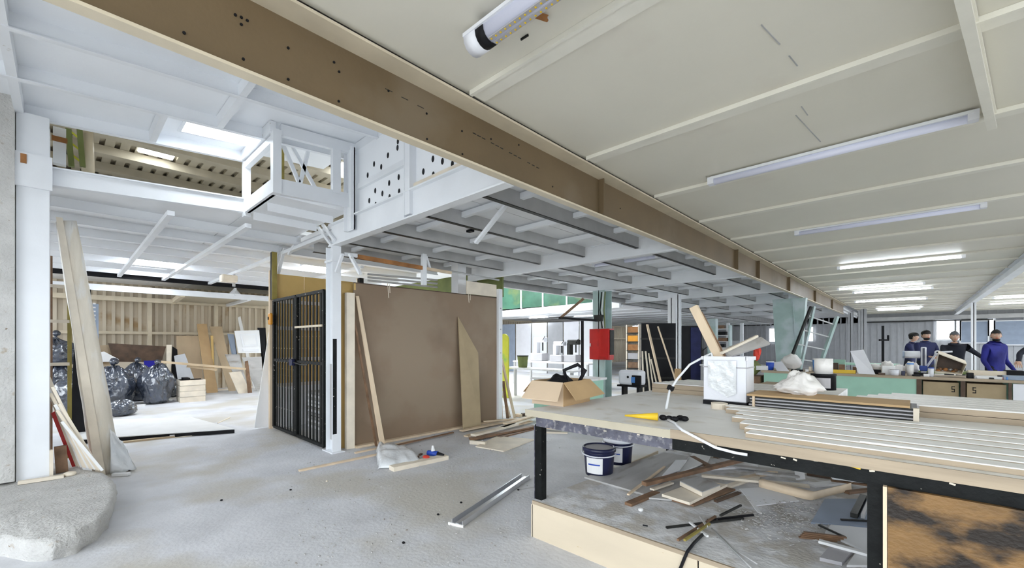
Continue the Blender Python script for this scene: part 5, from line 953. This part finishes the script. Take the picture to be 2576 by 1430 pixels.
p = PX(1315, 900, d=11.55); gbn = thing('green_bin', 'dark green bin standing on the white table', 'bin', (p.x, p.y, 0.82)); MB().tube([(p.x, p.y, 0.822), (p.x, p.y, 1.14)], [0.12, 0.15], 14).build('body', 'green_olive', gbn); MB().tube([(p.x, p.y, 1.12), (p.x, p.y, 1.145)], 0.158, 14).build('rim', 'black', gbn)
p = PX(1590, 930, d=10.4); wm = thing('edge_sander', 'white machine with a black belt guard right of the column', 'machine', (p.x, p.y, 0.2)); 
for dx in (-0.2, 0.2): Box(p.x + dx - 0.03, p.y - 0.1, 0, p.x + dx + 0.03, p.y + 0.1, 0.46).build('leg', 'black', wm)
MB().obox((p.x, p.y, 0.64), (0.58, 0.34, 0.36)).build('housing', 'plastic_white', wm, bevel=0.06); MB().obox((p.x + 0.20, p.y - 0.16, 0.58), (0.24, 0.06, 0.26)).build('guard', 'black', wm, bevel=0.02); MB().obox((p.x + 0.13, p.y - 0.20, 0.60), (0.09, 0.02, 0.14)).build('label_plate', 'sky_blue', wm); MB().obox((p.x, p.y, 0.44), (0.62, 0.36, 0.04)).build('base', 'black', wm); MB().ball((p.x - 0.02, p.y - 0.175, 0.66), (0.03, 0.01, 0.03)).build('knob', 'black', wm)
# shelf of boxes
p = PX(1598, 870, d=14.5); sh = thing('box_shelf', 'tall open shelf right of the red cabinet', 'shelf', (p.x, p.y, 0))
for dx in (-0.22, 0.22): Box(p.x + dx - 0.02, p.y - 0.2, 0, p.x + dx + 0.02, p.y + 0.2, 2.1).build('upright', 'pine_pale', sh)
for k in range(6): Box(p.x - 0.22, p.y - 0.2, 0.3 + 0.3 * k, p.x + 0.22, p.y + 0.2, 0.33 + 0.3 * k).build('shelf', 'dark_steel', sh)
for k in range(6): piece('storage_box', ['dark box on the lowest shelf', 'brown box on the second shelf', 'grey box on the third shelf', 'rust box on the fourth shelf', 'bright orange box on the fifth shelf', 'orange box on the top shelf'][k] + ' beside the red cabinet', 'box', Box(p.x - 0.18, p.y - 0.18, 0.332 + 0.3 * k, p.x + 0.18, p.y + 0.15, 0.332 + 0.3 * k + 0.20), ('walnut', 'brown_wood', 'plastic_grey', 'rust', 'orange', 'rust')[k])
# black rack with laths
p = PX(1658, 870, d=12); bk = thing('black_rack', 'tall black rack board with timber leaning on it', 'rack', (p.x, p.y, 0)); MB().obox((p.x, p.y, 1.02), (1.0, 0.05, 2.04), (0, 0, YAW)).build('board', 'black', bk)
for k in range(3): MB().obox((p.x, p.y, 0.5 + 0.55 * k), (1.02, 0.08, 0.05), (0, 0, YAW)).build('cross_bar', 'dark_steel', bk)
for k, (a, b, w_) in enumerate((((1660, 956), (1628, 817), .06), ((1697, 950), (1655, 822), .03), ((1640, 950), (1632, 890), .03), ((1618, 958), (1616, 885), .04), ((1632, 958), (1624, 885), .04), ((1650, 958), (1638, 905), .03))):
    p = PX(*a, d=11.2); p.z = 0; q = PX(*b, d=11.75); pb2 = PX(*a, d=11.2); t_ = (pb2 - q); base = q + t_ * ((q.z) / max(0.05, q.z - pb2.z)); tag(Bar(base, q, w_, 0.03).build('leaning_timber', 'pine_pale' if k > 1 else 'pine'), ['thick timber', 'long thin lath', 'short lath', 'leftmost batten', 'second batten', 'third batten'][k] + ' leaning on the black rack', 'timber', 'timber leaning on the black rack')
p = PX(1731, 870, d=13); lk_ = thing('blue_locker', 'tall dark blue locker behind the hose', 'locker', (p.x, p.y, 0)); MB().obox((p.x, p.y, 1.0), (0.62, 0.5, 2.0), (0, 0, YAW)).build('body', 'black', lk_); R_ = Matrix.Rotation(YAW, 3, 'Z'); MB().obox(V((p.x, p.y, 1.0)) + R_ @ V((0.12, -0.26, 0)), (0.30, 0.02, 1.9), (0, 0, YAW)).build('door', 'navy_cloth', lk_)
p = PX(1706, 925, d=11.4); piece('orange_foot', 'orange box wrapped round the foot of the slim post', 'box', MB().obox((p.x + 0.05, p.y - 0.14, 0.4), (0.14, 0.10, 0.8)), 'cardboard')
p = PX(1893, 915, d=10); sf = thing('tool_bag', 'olive brown canvas bag behind the bin', 'bag', (p.x, p.y, 0.6)); Box(p.x - 0.3, p.y - 0.2, 0.0, p.x + 0.2, p.y + 0.4, 0.72).build('crate', 'brown_wood', sf); MB().ball((p.x - 0.05, p.y, 0.90), (0.24, 0.20, 0.18), lambda q: q * (1 + 0.2 * mnoise.noise(q * 2))).build('bag', 'green_olive', sf, 0, True)
# posts and shelf right of the locker
for k, px_ in enumerate((1832, 1866)): p = PX(px_, 860, d=15.5); tag(Box(p.x - 0.05, p.y - 0.05, 0, p.x + 0.05, p.y + 0.05, 2.2).build('rack_post', 'white_paint'), ['left', 'right'][k] + ' white rack post behind the grey board', 'post')
p = PX(1818, 860, d=15); ds = thing('parts_shelf', 'dark cluttered shelf beside the white rack posts', 'shelf', (p.x, p.y, 0)); 
for dx in (-0.25, 0.25): Box(p.x + dx - 0.02, p.y - 0.15, 0, p.x + dx + 0.02, p.y + 0.15, 2.1).build('upright', 'green_steel', ds)
for k in range(9): Box(p.x - 0.25, p.y - 0.15, 0.2 + 0.22 * k, p.x + 0.25, p.y + 0.15, 0.22 + 0.22 * k).build('shelf', 'soffit', ds); Box(p.x - 0.2, p.y - 0.1, 0.222 + 0.22 * k, p.x + 0.18 - 0.05 * (k % 3), p.y + 0.1, 0.34 + 0.22 * k).build('tray', 'black' if k % 2 else 'brown_wood', ds)
for k, (a, b) in enumerate((((1790, 872), (1800, 800)),)): p = PX(1793, 860, d=13.5); tag(Box(p.x - 0.12, p.y - 0.12, 0, p.x + 0.12, p.y + 0.12, 2.25).build('steel_cabinet', 'green_steel'), 'slim grey green cabinet behind the timber in the bin', 'cabinet')
# stepladder
ld = thing('step_ladder', 'pale green folding ladder standing right of the wide column', 'ladder', tuple(PX(2030, 1001, d=11.5)))
L0, L1, R0, R1 = PX(2040, 772, d=11.5), PX(1952, 1001, d=11.5), PX(2106, 797, d=11.5), PX(2034, 1001, d=11.5)
Bar(L0, L1, 0.07, 0.05).build('stile', 'dark_steel', ld); Bar(L0 + V((0.06, 0.05, 0)), L1 + V((0.35, 0.35, 0)), 0.09, 0.05).build('stile', 'green_steel', ld); Bar(R0, R1, 0.10, 0.06).build('stile', 'green_steel', ld)
for k in range(6): t = 0.10 + 0.155 * k; Bar(L0.lerp(L1, t), R0.lerp(R1, t), 0.035, 0.03).build('rung', 'steel_grey', ld)
# black drill stand
p = PX(2221, 890, d=12.2); st_ = thing('pole_stand', 'black pole stand with a side arm before the grey wall', 'stand', (p.x, p.y, 0)); Bar(V((p.x, p.y, 0)), V((p.x, p.y, 1.98)), 0.06, 0.06).build('pole', 'black', st_); rr_ = V((C_, S_, 0)); c = V((p.x, p.y, 1.57)); Bar(c - rr_ * 0.10, c + rr_ * 0.16, 0.05, 0.05).build('arm', 'black', st_); Bar(c + rr_ * 0.15, c + rr_ * 0.15 + V((0, 0, 0.14)), 0.05, 0.05).build('grip', 'black', st_); MB().obox((p.x, p.y, 0.02), (0.5, 0.5, 0.04)).build('base', 'black', st_)

# ================================================================ THE COUNTER AND ITS CLUTTER
CT = 0.86; CY = 11.0
ct = thing('long_counter', 'long counter with a pale green front before the workers', 'counter', (0, 11.4, 0))
Box(-2.55, CY, CT - 0.05, 3.2, CY + 0.95, CT).build('top', 'plank_edge', ct); Box(-2.5, CY + 0.02, 0.06, 0.03, CY + 0.04, CT - 0.05).build('front_panel', 'green_panel', ct); Box(0.03, CY + 0.01, 0.0, 0.10, CY + 0.05, CT - 0.05).build('post', 'walnut', ct); Box(0.60, CY + 0.01, 0, 0.66, CY + 0.05, CT - 0.05).build('post', 'walnut', ct); Box(1.16, CY + 0.01, 0, 1.20, CY + 0.05, CT - 0.05).build('post', 'walnut', ct); Box(1.21, CY + 0.02, 0.05, 3.1, CY + 0.05, CT - 0.06).build('side_panel', 'plastic_white', ct); Box(-2.5, CY + 0.9, 0, 3.1, CY + 0.93, CT - 0.05).build('back_panel', 'green_panel', ct)
for k, (xa, xb) in enumerate(((0.12, 0.58), (0.68, 1.14))):
    o = thing('carton', ['left brown carton under the counter, mark near its right edge', 'right brown carton under the counter, mark near its left edge'][k], 'carton', ((xa + xb) / 2, CY + 0.2, 0), 'cartons under the counter'); Box(xa, CY + 0.06, 0, xb, CY + 0.6, CT - 0.09).build('body', 'cardboard_dull', o)
    mx_ = xb - 0.07 if k == 0 else xa + 0.09
    for j in range(3): Box(mx_ - 0.022, CY + 0.056, 0.60 + 0.045 * j, mx_ + 0.022, CY + 0.059, 0.615 + 0.045 * j).build('print_mark', 'black', o)
    for j in (-1, 1): Box(mx_ + 0.016 * j - 0.005, CY + 0.056, 0.60 + (0.045 if j < 0 else 0), mx_ + 0.016 * j + 0.005, CY + 0.059, 0.66 + (0.045 if j < 0 else 0)).build('print_mark', 'black', o)
table('assembly table with a greenish edge between the counter and the workers', 2230, 2560, 12.35, 0.7, 0.90, 'green_olive', None)
def citem(name, label, cat, px, mbf, m, dy=0.2, parts=()):
    p = PX(px, 930, y=CY + dy); return p
def cbox(name, label, cat, px, w_, dp, h_, m, dy=0.2, rz=0.0, bevel=0.006):
    p = PX(px, 930, y=CY + dy); return piece(name, label, cat, MB().obox((p.x, p.y, CT + h_ / 2 + 0.001), (w_, dp, h_), (0, 0, rz)), m, bevel)
# leaning slab
a = PX(2172, 938, y=CY + 0.06); piece('white_slab', 'large white slab leaning on the green counter front', 'slab', MB().slab([PX(2160, 941, y=CY - 0.02), PX(2202, 943, y=CY - 0.02), PX(2172, 880, y=CY + 0.5), PX(2139, 884, y=CY + 0.5)], (0, 0.03, 0.0)), 'plastic_white')
piece('white_slab', 'smaller white slab lying aslant near the blue can', 'slab', MB().slab([PX(1956, 937, y=CY + 0.0), PX(1986, 937, y=CY + 0.0), PX(1966, 911, y=CY + 0.35), PX(1944, 913, y=CY + 0.35)], (0, 0.02, 0.01)), 'plastic_white')
def jar(name, label, cat, px, r, h_, m, m2, dy=0.2):
    p = PX(px, 930, y=CY + dy); o = thing(name, label, cat, (p.x, p.y, CT)); MB().lathe((p.x, p.y, CT + 0.001), [(r * 0.85, 0), (r, h_ * 0.5), (r * 1.05, h_ * 0.9)], 18).build('body', m, o, 0, True); MB().lathe((p.x, p.y, CT + 0.001), [(r * 1.02, h_ * 0.9), (r * 1.05, h_), (r * 0.9, h_)], 18).build('rim', m2, o); return o
jar('blue_can', 'small blue can by the slanted white slab', 'can', 1937, 0.08, 0.20, 'blue', 'white_board'); jar('blue_bucket', 'bright blue and white bucket on the counter by the ladder', 'bucket', 2058, 0.10, 0.28, 'sky_blue', 'white_board', 0.5)
p = PX(1992, 930, y=CY + 0.55); piece('white_bag', 'white sack slumped on the counter below the wide column', 'sack', MB().ball((p.x, p.y, CT + 0.20), (0.17, 0.11, 0.16), lambda q: V((q.x * (1.2 - 0.4 * q.z), q.y, max(q.z, -0.9))) * (1 + 0.25 * mnoise.noise(q * 1.6) + 0.1 * (1 - 2.5 * abs(mnoise.noise(q * 3.5))))), 'bag_white', smooth=True)
cbox('yellow_level', 'yellow spirit level lying on the counter edge', 'level', 2120, 0.42, 0.06, 0.07, 'yellow', 0.08); cbox('white_carton', 'white carton left of the green counter front', 'carton', 1918, 0.22, 0.2, 0.10, 'white_board', 0.1); cbox('dark_tool', 'black tool lying by the small white slab', 'tool', 2005, 0.22, 0.08, 0.04, 'black', 0.15); cbox('grey_carton', 'grey white carton right of the large slab', 'carton', 2235, 0.20, 0.16, 0.17, 'white_board', 0.2, 0.1); cbox('white_box', 'small white box with grey sides by the robot arm', 'box', 2262, 0.10, 0.12, 0.18, 'bag_white', 0.25); cbox('black_pouch', 'black pouch before the grey white carton', 'pouch', 2205, 0.13, 0.10, 0.09, 'black', 0.30)
cbox('black_case', 'black case at the right end of the counter', 'case', 2552, 0.20, 0.2, 0.14, 'black', 0.6); cbox('paper_stack', 'stack of white sheets at the right of the counter', 'paper', 2490, 0.36, 0.22, 0.05, 'white_board', 0.15); cbox('blue_tray', 'pale blue tray at the right edge of the counter', 'tray', 2555, 0.30, 0.25, 0.07, 'blind', 0.15); cbox('long_box', 'pale yellow box behind the paper stack', 'box', 2490, 0.55, 0.15, 0.12, 'pine_pale', 0.6); cbox('brown_jar', 'brown parcel beside the yellow level', 'parcel', 2118, 0.10, 0.1, 0.17, 'brown_wood', 0.35); cbox('black_jar', 'black topped parcel beside the brown one', 'parcel', 2100, 0.12, 0.1, 0.20, 'walnut', 0.4); cbox('green_carton', 'green carton behind the large white slab', 'carton', 2112, 0.20, 0.1, 0.26, 'green_panel', 0.75)
jar('white_bottle', 'white bottle with a blue band before the robot arm', 'bottle', 2290, 0.05, 0.24, 'bag_white', 'sky_blue', 0.15); jar('clear_bottle', 'pale bottle left of the open crate', 'bottle', 2342, 0.04, 0.17, 'plastic_white', 'blue', 0.12); jar('paint_tub', 'white tub in the middle of the counter', 'tub', 2250, 0.07, 0.12, 'plastic_white', 'plastic_grey', 0.08)
for k in range(4): p = PX(2200 + 31 * k, 930, y=CY + 0.62); piece('plastic_wad', ['leftmost', 'second', 'third', 'rightmost'][k] + ' crumpled white wad behind the cartons', 'wad', MB().ball((p.x, p.y, CT + 0.09 + 0.03 * (k % 2)), (0.11, 0.09, 0.10 + 0.03 * (k % 2)), lambda q: q * (1 + 0.3 * mnoise.noise(q * 3 + V((k, 0, 0))))), 'bag_white', smooth=True, group='crumpled wads on the counter')
small = [(2030, .06, .05, .05, 'white_board', .12, 'small white box right of the black tool'), (2038, .05, .05, .10, 'pine_pale', .4, 'pale packet by the blue bucket'), (2078, .10, .08, .04, 'black', .2, 'flat black tool right of the blue bucket'), (2150, .06, .06, .12, 'brown_wood', .55, 'brown packet behind the large slab'),
         (2218, .10, .05, .04, 'walnut', .07, 'dark wedge at the counter edge'), (2272, .05, .05, .09, 'navy_plastic', .1, 'navy pot before the white box'), (2305, .10, .10, .03, 'black', .07, 'black plate before the upright machine'), (2330, .08, .05, .05, 'white_board', .08, 'white block beside the pale bottle'),
         (2440, .08, .07, .10, 'black', .1, 'black block at the right end of the open crate'), (2455, .18, .10, .03, 'white_board', .3, 'white folded paper behind the black block'), (2462, .12, .05, .04, 'plastic_grey', .07, 'grey clamp on the counter edge'), (2515, .05, .05, .07, 'black', .08, 'small black jar before the paper stack'), (2528, .06, .05, .04, 'red_cloth', .06, 'red packet near the blue tray'), (2540, .10, .06, .05, 'sky_blue', .06, 'blue packet at the counter edge'), (2500, .12, .04, .03, 'dark_steel', .06, 'dark strip before the paper stack')]
for px_, a_, b_2, c_, m_2, dy_, lbl in small: cbox('counter_item', lbl, 'clutter', px_, a_, b_2, c_, m_2, dy_, 0.2, 0.004)
table('green topped table behind the large white slab', 2085, 2262, 14.6, 0.8, 0.93, 'green_panel', None)
# robot-like router
p = PX(2318, 930, y=CY + 0.45); ro = thing('bench_router', 'white and black machine with an upright column on the counter', 'machine', (p.x, p.y, CT)); 
MB().obox((p.x, p.y, CT + 0.03), (0.30, 0.24, 0.05)).build('base', 'black', ro); MB().obox((p.x + 0.03, p.y, CT + 0.30), (0.08, 0.10, 0.50)).build('column', 'plastic_white', ro, bevel=0.015); MB().obox((p.x + 0.03, p.y - 0.055, CT + 0.36), (0.03, 0.02, 0.34)).build('slot', 'navy_plastic', ro); MB().tube([(p.x - 0.02, p.y, CT + 0.40), (p.x - 0.24, p.y - 0.02, CT + 0.40)], 0.07, 16).build('motor', 'plastic_white', ro, 0, True); MB().tube([(p.x - 0.24, p.y - 0.02, CT + 0.40), (p.x - 0.27, p.y - 0.02, CT + 0.40)], 0.072, 16).build('motor_cap', 'blind', ro); MB().obox((p.x + 0.03, p.y, CT + 0.14), (0.11, 0.13, 0.10)).build('collar', 'blue', ro, bevel=0.01)
# tilted open crate
c0 = [PX(2352, 938, y=CY + 0.12), PX(2420, 944, y=CY + 0.12), PX(2432, 918, y=CY + 0.12), PX(2362, 892, y=CY + 0.12)]
ok = thing('open_crate', 'open wooden crate tilted on the counter with rusty parts inside', 'crate', tuple(c0[0]))
for i in range(4):
    a, b = c0[i], c0[(i + 1) % 4]; MB().slab([a, b, b + V((0, 0.3, 0.05)), a + V((0, 0.3, 0.05))], (0, 0, 0.018)).build('side', 'pine_pale', ok)
MB().slab([q + V((0, 0.3, 0.05)) for q in c0], (0, 0.02, 0)).build('back', 'walnut', ok)
for k in range(9): q = c0[0].lerp(c0[1], 0.12 + 0.095 * k) + V((0, 0.12 + 0.02 * (k % 3), 0.035 + 0.035 * (k % 2))); MB().ball(q, (0.035, 0.05, 0.03), None, 10, 8).build('part', ('rust', 'brown_wood', 'aluminium')[k % 3], ok)
hg = PX(2358, 887, y=CY + 0.55); pu_ = thing('pulley_arm', 'white pulley arm rising behind the open crate', 'pulley', tuple(hg)); MB().tube([hg + V((0, -0.02, 0)), hg + V((0, 0.03, 0))], 0.04, 16).build('wheel', 'plastic_white', pu_); MB().tube([hg + V((0, -0.03, 0)), hg + V((0, -0.021, 0))], 0.015, 10).build('hub', 'black', pu_); Bar(hg, PX(2396, 885, y=CY + 0.56), 0.02, 0.03).build('arm', 'plastic_white', pu_); Bar(hg, PX(2330, 925, y=CY + 0.6), 0.02, 0.03).build('arm', 'plastic_white', pu_)
# ================================================================ THE WORKERS
def person(label, px, d, H, face, shirt, pose, hair='hair', cap=False, beard=False, lean_=(0, 0), headturn=0.0):
    """face: heading of the chest in radians (0 looks toward -y); pose: elbow and wrist offsets of both arms."""
    base = PX(px, HZ, d=d); s = H / 1.75; lx_, ly_ = lean_
    RZ = Matrix.Rotation(face, 3, 'Z')
    def U(x, y, z):   # lean the trunk from the pelvis up
        k = max(0, z - 0.95); return V((x + lx_ * k, y + ly_ * k, z - 0.25 * (lx_ ** 2 + ly_ ** 2) * k))
    J, E, Rr, part = [], [], [], []
    def jt(p, r, par=None, tagp='body'):
        J.append(V(p)); Rr.append(r); part.append(tagp)
        if par is not None: E.append((par, len(J) - 1))
        return len(J) - 1
    pel = jt(U(0, 0, 0.95), (0.155, 0.115)); wa_ = jt(U(0, 0, 1.10), (0.150, 0.105), pel); che = jt(U(0, -0.01, 1.30), (0.175, 0.115), wa_); nb = jt(U(0, 0.01, 1.45), (0.095, 0.075), che); nk = jt(U(0, 0.0, 1.53), (0.058, 0.058), nb, 'skin')
    for sd in (-1, 1):
        sh_ = jt(U(sd * 0.185, 0.0, 1.40), (0.075, 0.075), che); e0, w0 = pose[0 if sd < 0 else 1]
        el = V(U(sd * 0.185, 0, 1.40)) + V((sd * e0[0], e0[1], e0[2])); wr_ = el + V((sd * w0[0], w0[1], w0[2]))
        mid = jt((V(J[sh_]) + el) / 2, (0.058, 0.055), sh_); e_ = jt(el, (0.048, 0.046), mid); m2 = jt((el + wr_) / 2, (0.043, 0.040), e_); w_ = jt(wr_, (0.034, 0.028), m2)
        t = (wr_ - el).normalized(); side = t.cross(V((0, 0, 1))); side = side.normalized() if side.length > 0.1 else V((1, 0, 0)); up = side.cross(t)
        pm = jt(wr_ + t * 0.065, (0.040, 0.018), w_, 'skin')
        for f in range(4):
            k1 = jt(wr_ + t * 0.115 + side * (0.024 * (f - 1.5)), (0.010, 0.010), pm, 'skin'); k2 = jt(wr_ + t * (0.150 + 0.006 * (f in (1, 2))) + side * (0.026 * (f - 1.5)) - up * 0.016, (0.009, 0.009), k1, 'skin'); jt(wr_ + t * 0.165 + side * (0.026 * (f - 1.5)) - up * 0.042, (0.008, 0.008), k2, 'skin')
        th = jt(wr_ + t * 0.05 - side * sd * 0.048, (0.011, 0.011), w_, 'skin'); jt(wr_ + t * 0.095 - side * sd * 0.055 - up * 0.015, (0.009, 0.009), th, 'skin')
        hp1 = jt((sd * 0.095, 0.0, 0.88), (0.095, 0.10), pel, 'legs'); kn = jt((sd * 0.105, -0.015, 0.50), (0.060, 0.064), hp1, 'legs'); ca = jt((sd * 0.108, 0.015, 0.32), (0.054, 0.058), kn, 'legs'); an = jt((sd * 0.11, 0.02, 0.09), (0.042, 0.045), ca, 'legs'); jt((sd * 0.118, -0.15, 0.035), (0.040, 0.030), an, 'shoe')
    me = bpy.data.meshes.new('person_cage'); me.from_pydata([tuple(p) for p in J], E, []); me.update()
    tmp = bpy.data.objects.new('person_cage', me); COL.objects.link(tmp)
    md = tmp.modifiers.new('skin', 'SKIN'); md.use_smooth_shade = True
    for i, sv in enumerate(me.skin_vertices[0].data): sv.radius = Rr[i]; sv.use_root = (i == 0)
    ss_ = tmp.modifiers.new('s', 'SUBSURF'); ss_.levels = 2; ss_.render_levels = 2
    dg = bpy.context.evaluated_depsgraph_get(); body = bpy.data.meshes.new_from_object(tmp.evaluated_get(dg)); bpy.data.objects.remove(tmp)
    # head, joined to the body mesh
    hc_ = U(0, -0.02, 1.635); TR = Matrix.Rotation(headturn, 3, 'Z')
    def headfn(q):
        x, y, z = q
        w = 1.0 if z > -0.1 else 1.0 - 0.32 * min(1, (-z - 0.1) / 0.8)
        x *= w; yy = y * (1.0 if y > 0 else (0.94 - 0.06 * (z > 0.2)))
        if y < -0.6 and abs(x) < 0.20: yy -= 0.20 * max(0, 1 - abs(z + 0.12) / 0.22) * (1 - abs(x) / 0.20)            # nose
        if y < -0.5 and 0.12 < abs(x) < 0.5: yy += 0.07 * max(0, 1 - abs(z - 0.06) / 0.14)                            # eye sockets
        if y < -0.5 and abs(x) < 0.3: yy -= 0.05 * max(0, 1 - abs(z + 0.46) / 0.10); yy -= 0.07 * max(0, 1 - abs(z + 0.85) / 0.25)   # lips, chin
        return V((x, yy, z))
    hb = MB().ball((0, 0, 0), (0.075, 0.097, 0.118), headfn, 32, 24)
    for sd in (-1, 1): hb.ball((sd * 0.076, 0.012, -0.005), (0.010, 0.020, 0.032), None, 10, 8)
    bm = bmesh.new(); bm.from_mesh(body); n0 = len(bm.faces); fcs = list(bm.faces)
    vs = [bm.verts.new(hc_ + TR @ V(v)) for v in hb.v]
    for q in hb.f:
        idx = [vs[i] for i in q]
        if len(set(idx)) >= 3:
            try: bm.faces.new(idx)
            except ValueError: pass
    bm.faces.ensure_lookup_table()
    mats_ = {'body': 1, 'skin': 0, 'legs': 2, 'shoe': 3}
    for i, f in enumerate(bm.faces):
        f.smooth = True
        if i >= n0: f.material_index = 0; continue
        c = f.calc_center_median(); j = min(range(len(J)), key=lambda k: (J[k] - c).length - max(Rr[k]) * 0.6); f.material_index = mats_[part[j]]
    bmesh.ops.recalc_face_normals(bm, faces=bm.faces)
    M4 = Matrix.Translation((base.x, base.y, 0)) @ RZ.to_4x4() @ Matrix.Scale(s, 4)
    bmesh.ops.transform(bm, matrix=M4, verts=bm.verts); me = bpy.data.meshes.new('body'); bm.to_mesh(me); bm.free()
    for m in ('skin', shirt, 'dark_cloth', 'black'): me.materials.append(MATS[m])
    root = thing('person', label, 'person', (base.x, base.y, 0)); link('body', me, root)
    def attach(mb_, nm, m, smooth=True):
        mb_.v = [tuple(M4 @ (hc_ + TR @ V(v))) for v in mb_.v]; return mb_.build(nm, m, root, 0, smooth)
    def hairfn(q):
        k = 1.0 + 0.05 * mnoise.noise(q * 5)
        lim = 0.28 if q.y < -0.35 else (-0.15 if q.y < 0.25 else -0.62)
        if q.z < lim: q = V((q.x * 0.80, q.y * 0.80, lim - (lim - q.z) * 0.15))
        return q * k
    attach(MB().ball((0, 0.008, 0.012), (0.082, 0.103, 0.120), hairfn, 32, 22), 'hair', hair)
    if cap: attach(MB().ball((0, 0.004, 0.048), (0.088, 0.112, 0.082), lambda q: V((q.x, q.y, max(q.z, -0.25))), 28, 14), 'cap', 'hair')
    if beard: attach(MB().ball((0, -0.016, -0.088), (0.060, 0.076, 0.038), lambda q: V((q.x, q.y * (1 if q.y < 0 else 0.6), q.z)), 24, 14), 'beard', 'hair')
    for sd in (-1, 1):
        attach(MB().ball((sd * 0.029, -0.082, 0.010), (0.012, 0.008, 0.008), None, 10, 8), 'eye', 'white_eye'); attach(MB().ball((sd * 0.029, -0.0895, 0.010), (0.005, 0.003, 0.005), None, 8, 6), 'pupil', 'black'); attach(MB().obox((sd * 0.030, -0.092, 0.031), (0.034, 0.010, 0.008), (0, sd * 0.1, 0)), 'eyebrow', 'hair', False)
    attach(MB().ball((0, -0.091, -0.054), (0.022, 0.008, 0.006), None, 12, 8), 'mouth', 'red_cloth')
    collar = MB().tube([V((0.085 * math.cos(a), 0.02 + 0.075 * math.sin(a), -0.168 + 0.012 * math.sin(a))) for a in [2 * math.pi * k / 20 for k in range(21)]], 0.018, 8); collar.v = [tuple(M4 @ (hc_ + V(v))) for v in collar.v]; collar.build('collar', shirt, root, 0, True)
    return root
fwd = math.radians(43)       # chest square to the camera
work = (((0.04, -0.10, -0.26), (-0.06, -0.24, -0.02)), ((0.04, -0.10, -0.26), (-0.06, -0.24, -0.02)))
person('worker in a navy jacket and black cap looking down, leftmost of the group', 2287, 11.9, 1.77, fwd + 0.5, 'navy_cloth', work, cap=True, lean_=(0.0, -0.12), headturn=0.45)
person('worker in a dark blue jacket and black cap beside the leftmost one', 2328, 10.8, 1.80, fwd - 0.15, 'navy_cloth', work, cap=True, beard=True, headturn=-0.1)
person('grey haired worker in a dark jacket bending forward with one arm out', 2402, 9.8, 1.76, fwd - 0.5, 'dark_cloth', (((0.02, -0.12, -0.26), (-0.02, -0.24, -0.03)), ((0.20, -0.02, -0.18), (0.16, -0.08, -0.16))), hair='hair_grey', lean_=(-0.10, -0.28), headturn=-0.15)
person('bearded worker in a bright blue jumper standing behind the counter', 2503, 9.0, 1.76, fwd + 0.05, 'royal_cloth', (((0.05, 0.02, -0.29), (0.02, -0.15, -0.20)), ((0.07, 0.02, -0.29), (0.03, -0.14, -0.21))), beard=True, headturn=-0.75)
person('worker at the right edge reaching a dark sleeved arm across the table', 2622, 8.5, 1.74, fwd - 0.9, 'dark_cloth', (((0.10, -0.18, -0.12), (0.0, -0.20, -0.14)), ((0.02, -0.22, -0.14), (-0.02, -0.26, -0.10))), lean_=(0.0, -0.25))
bpy.context.view_layer.update()
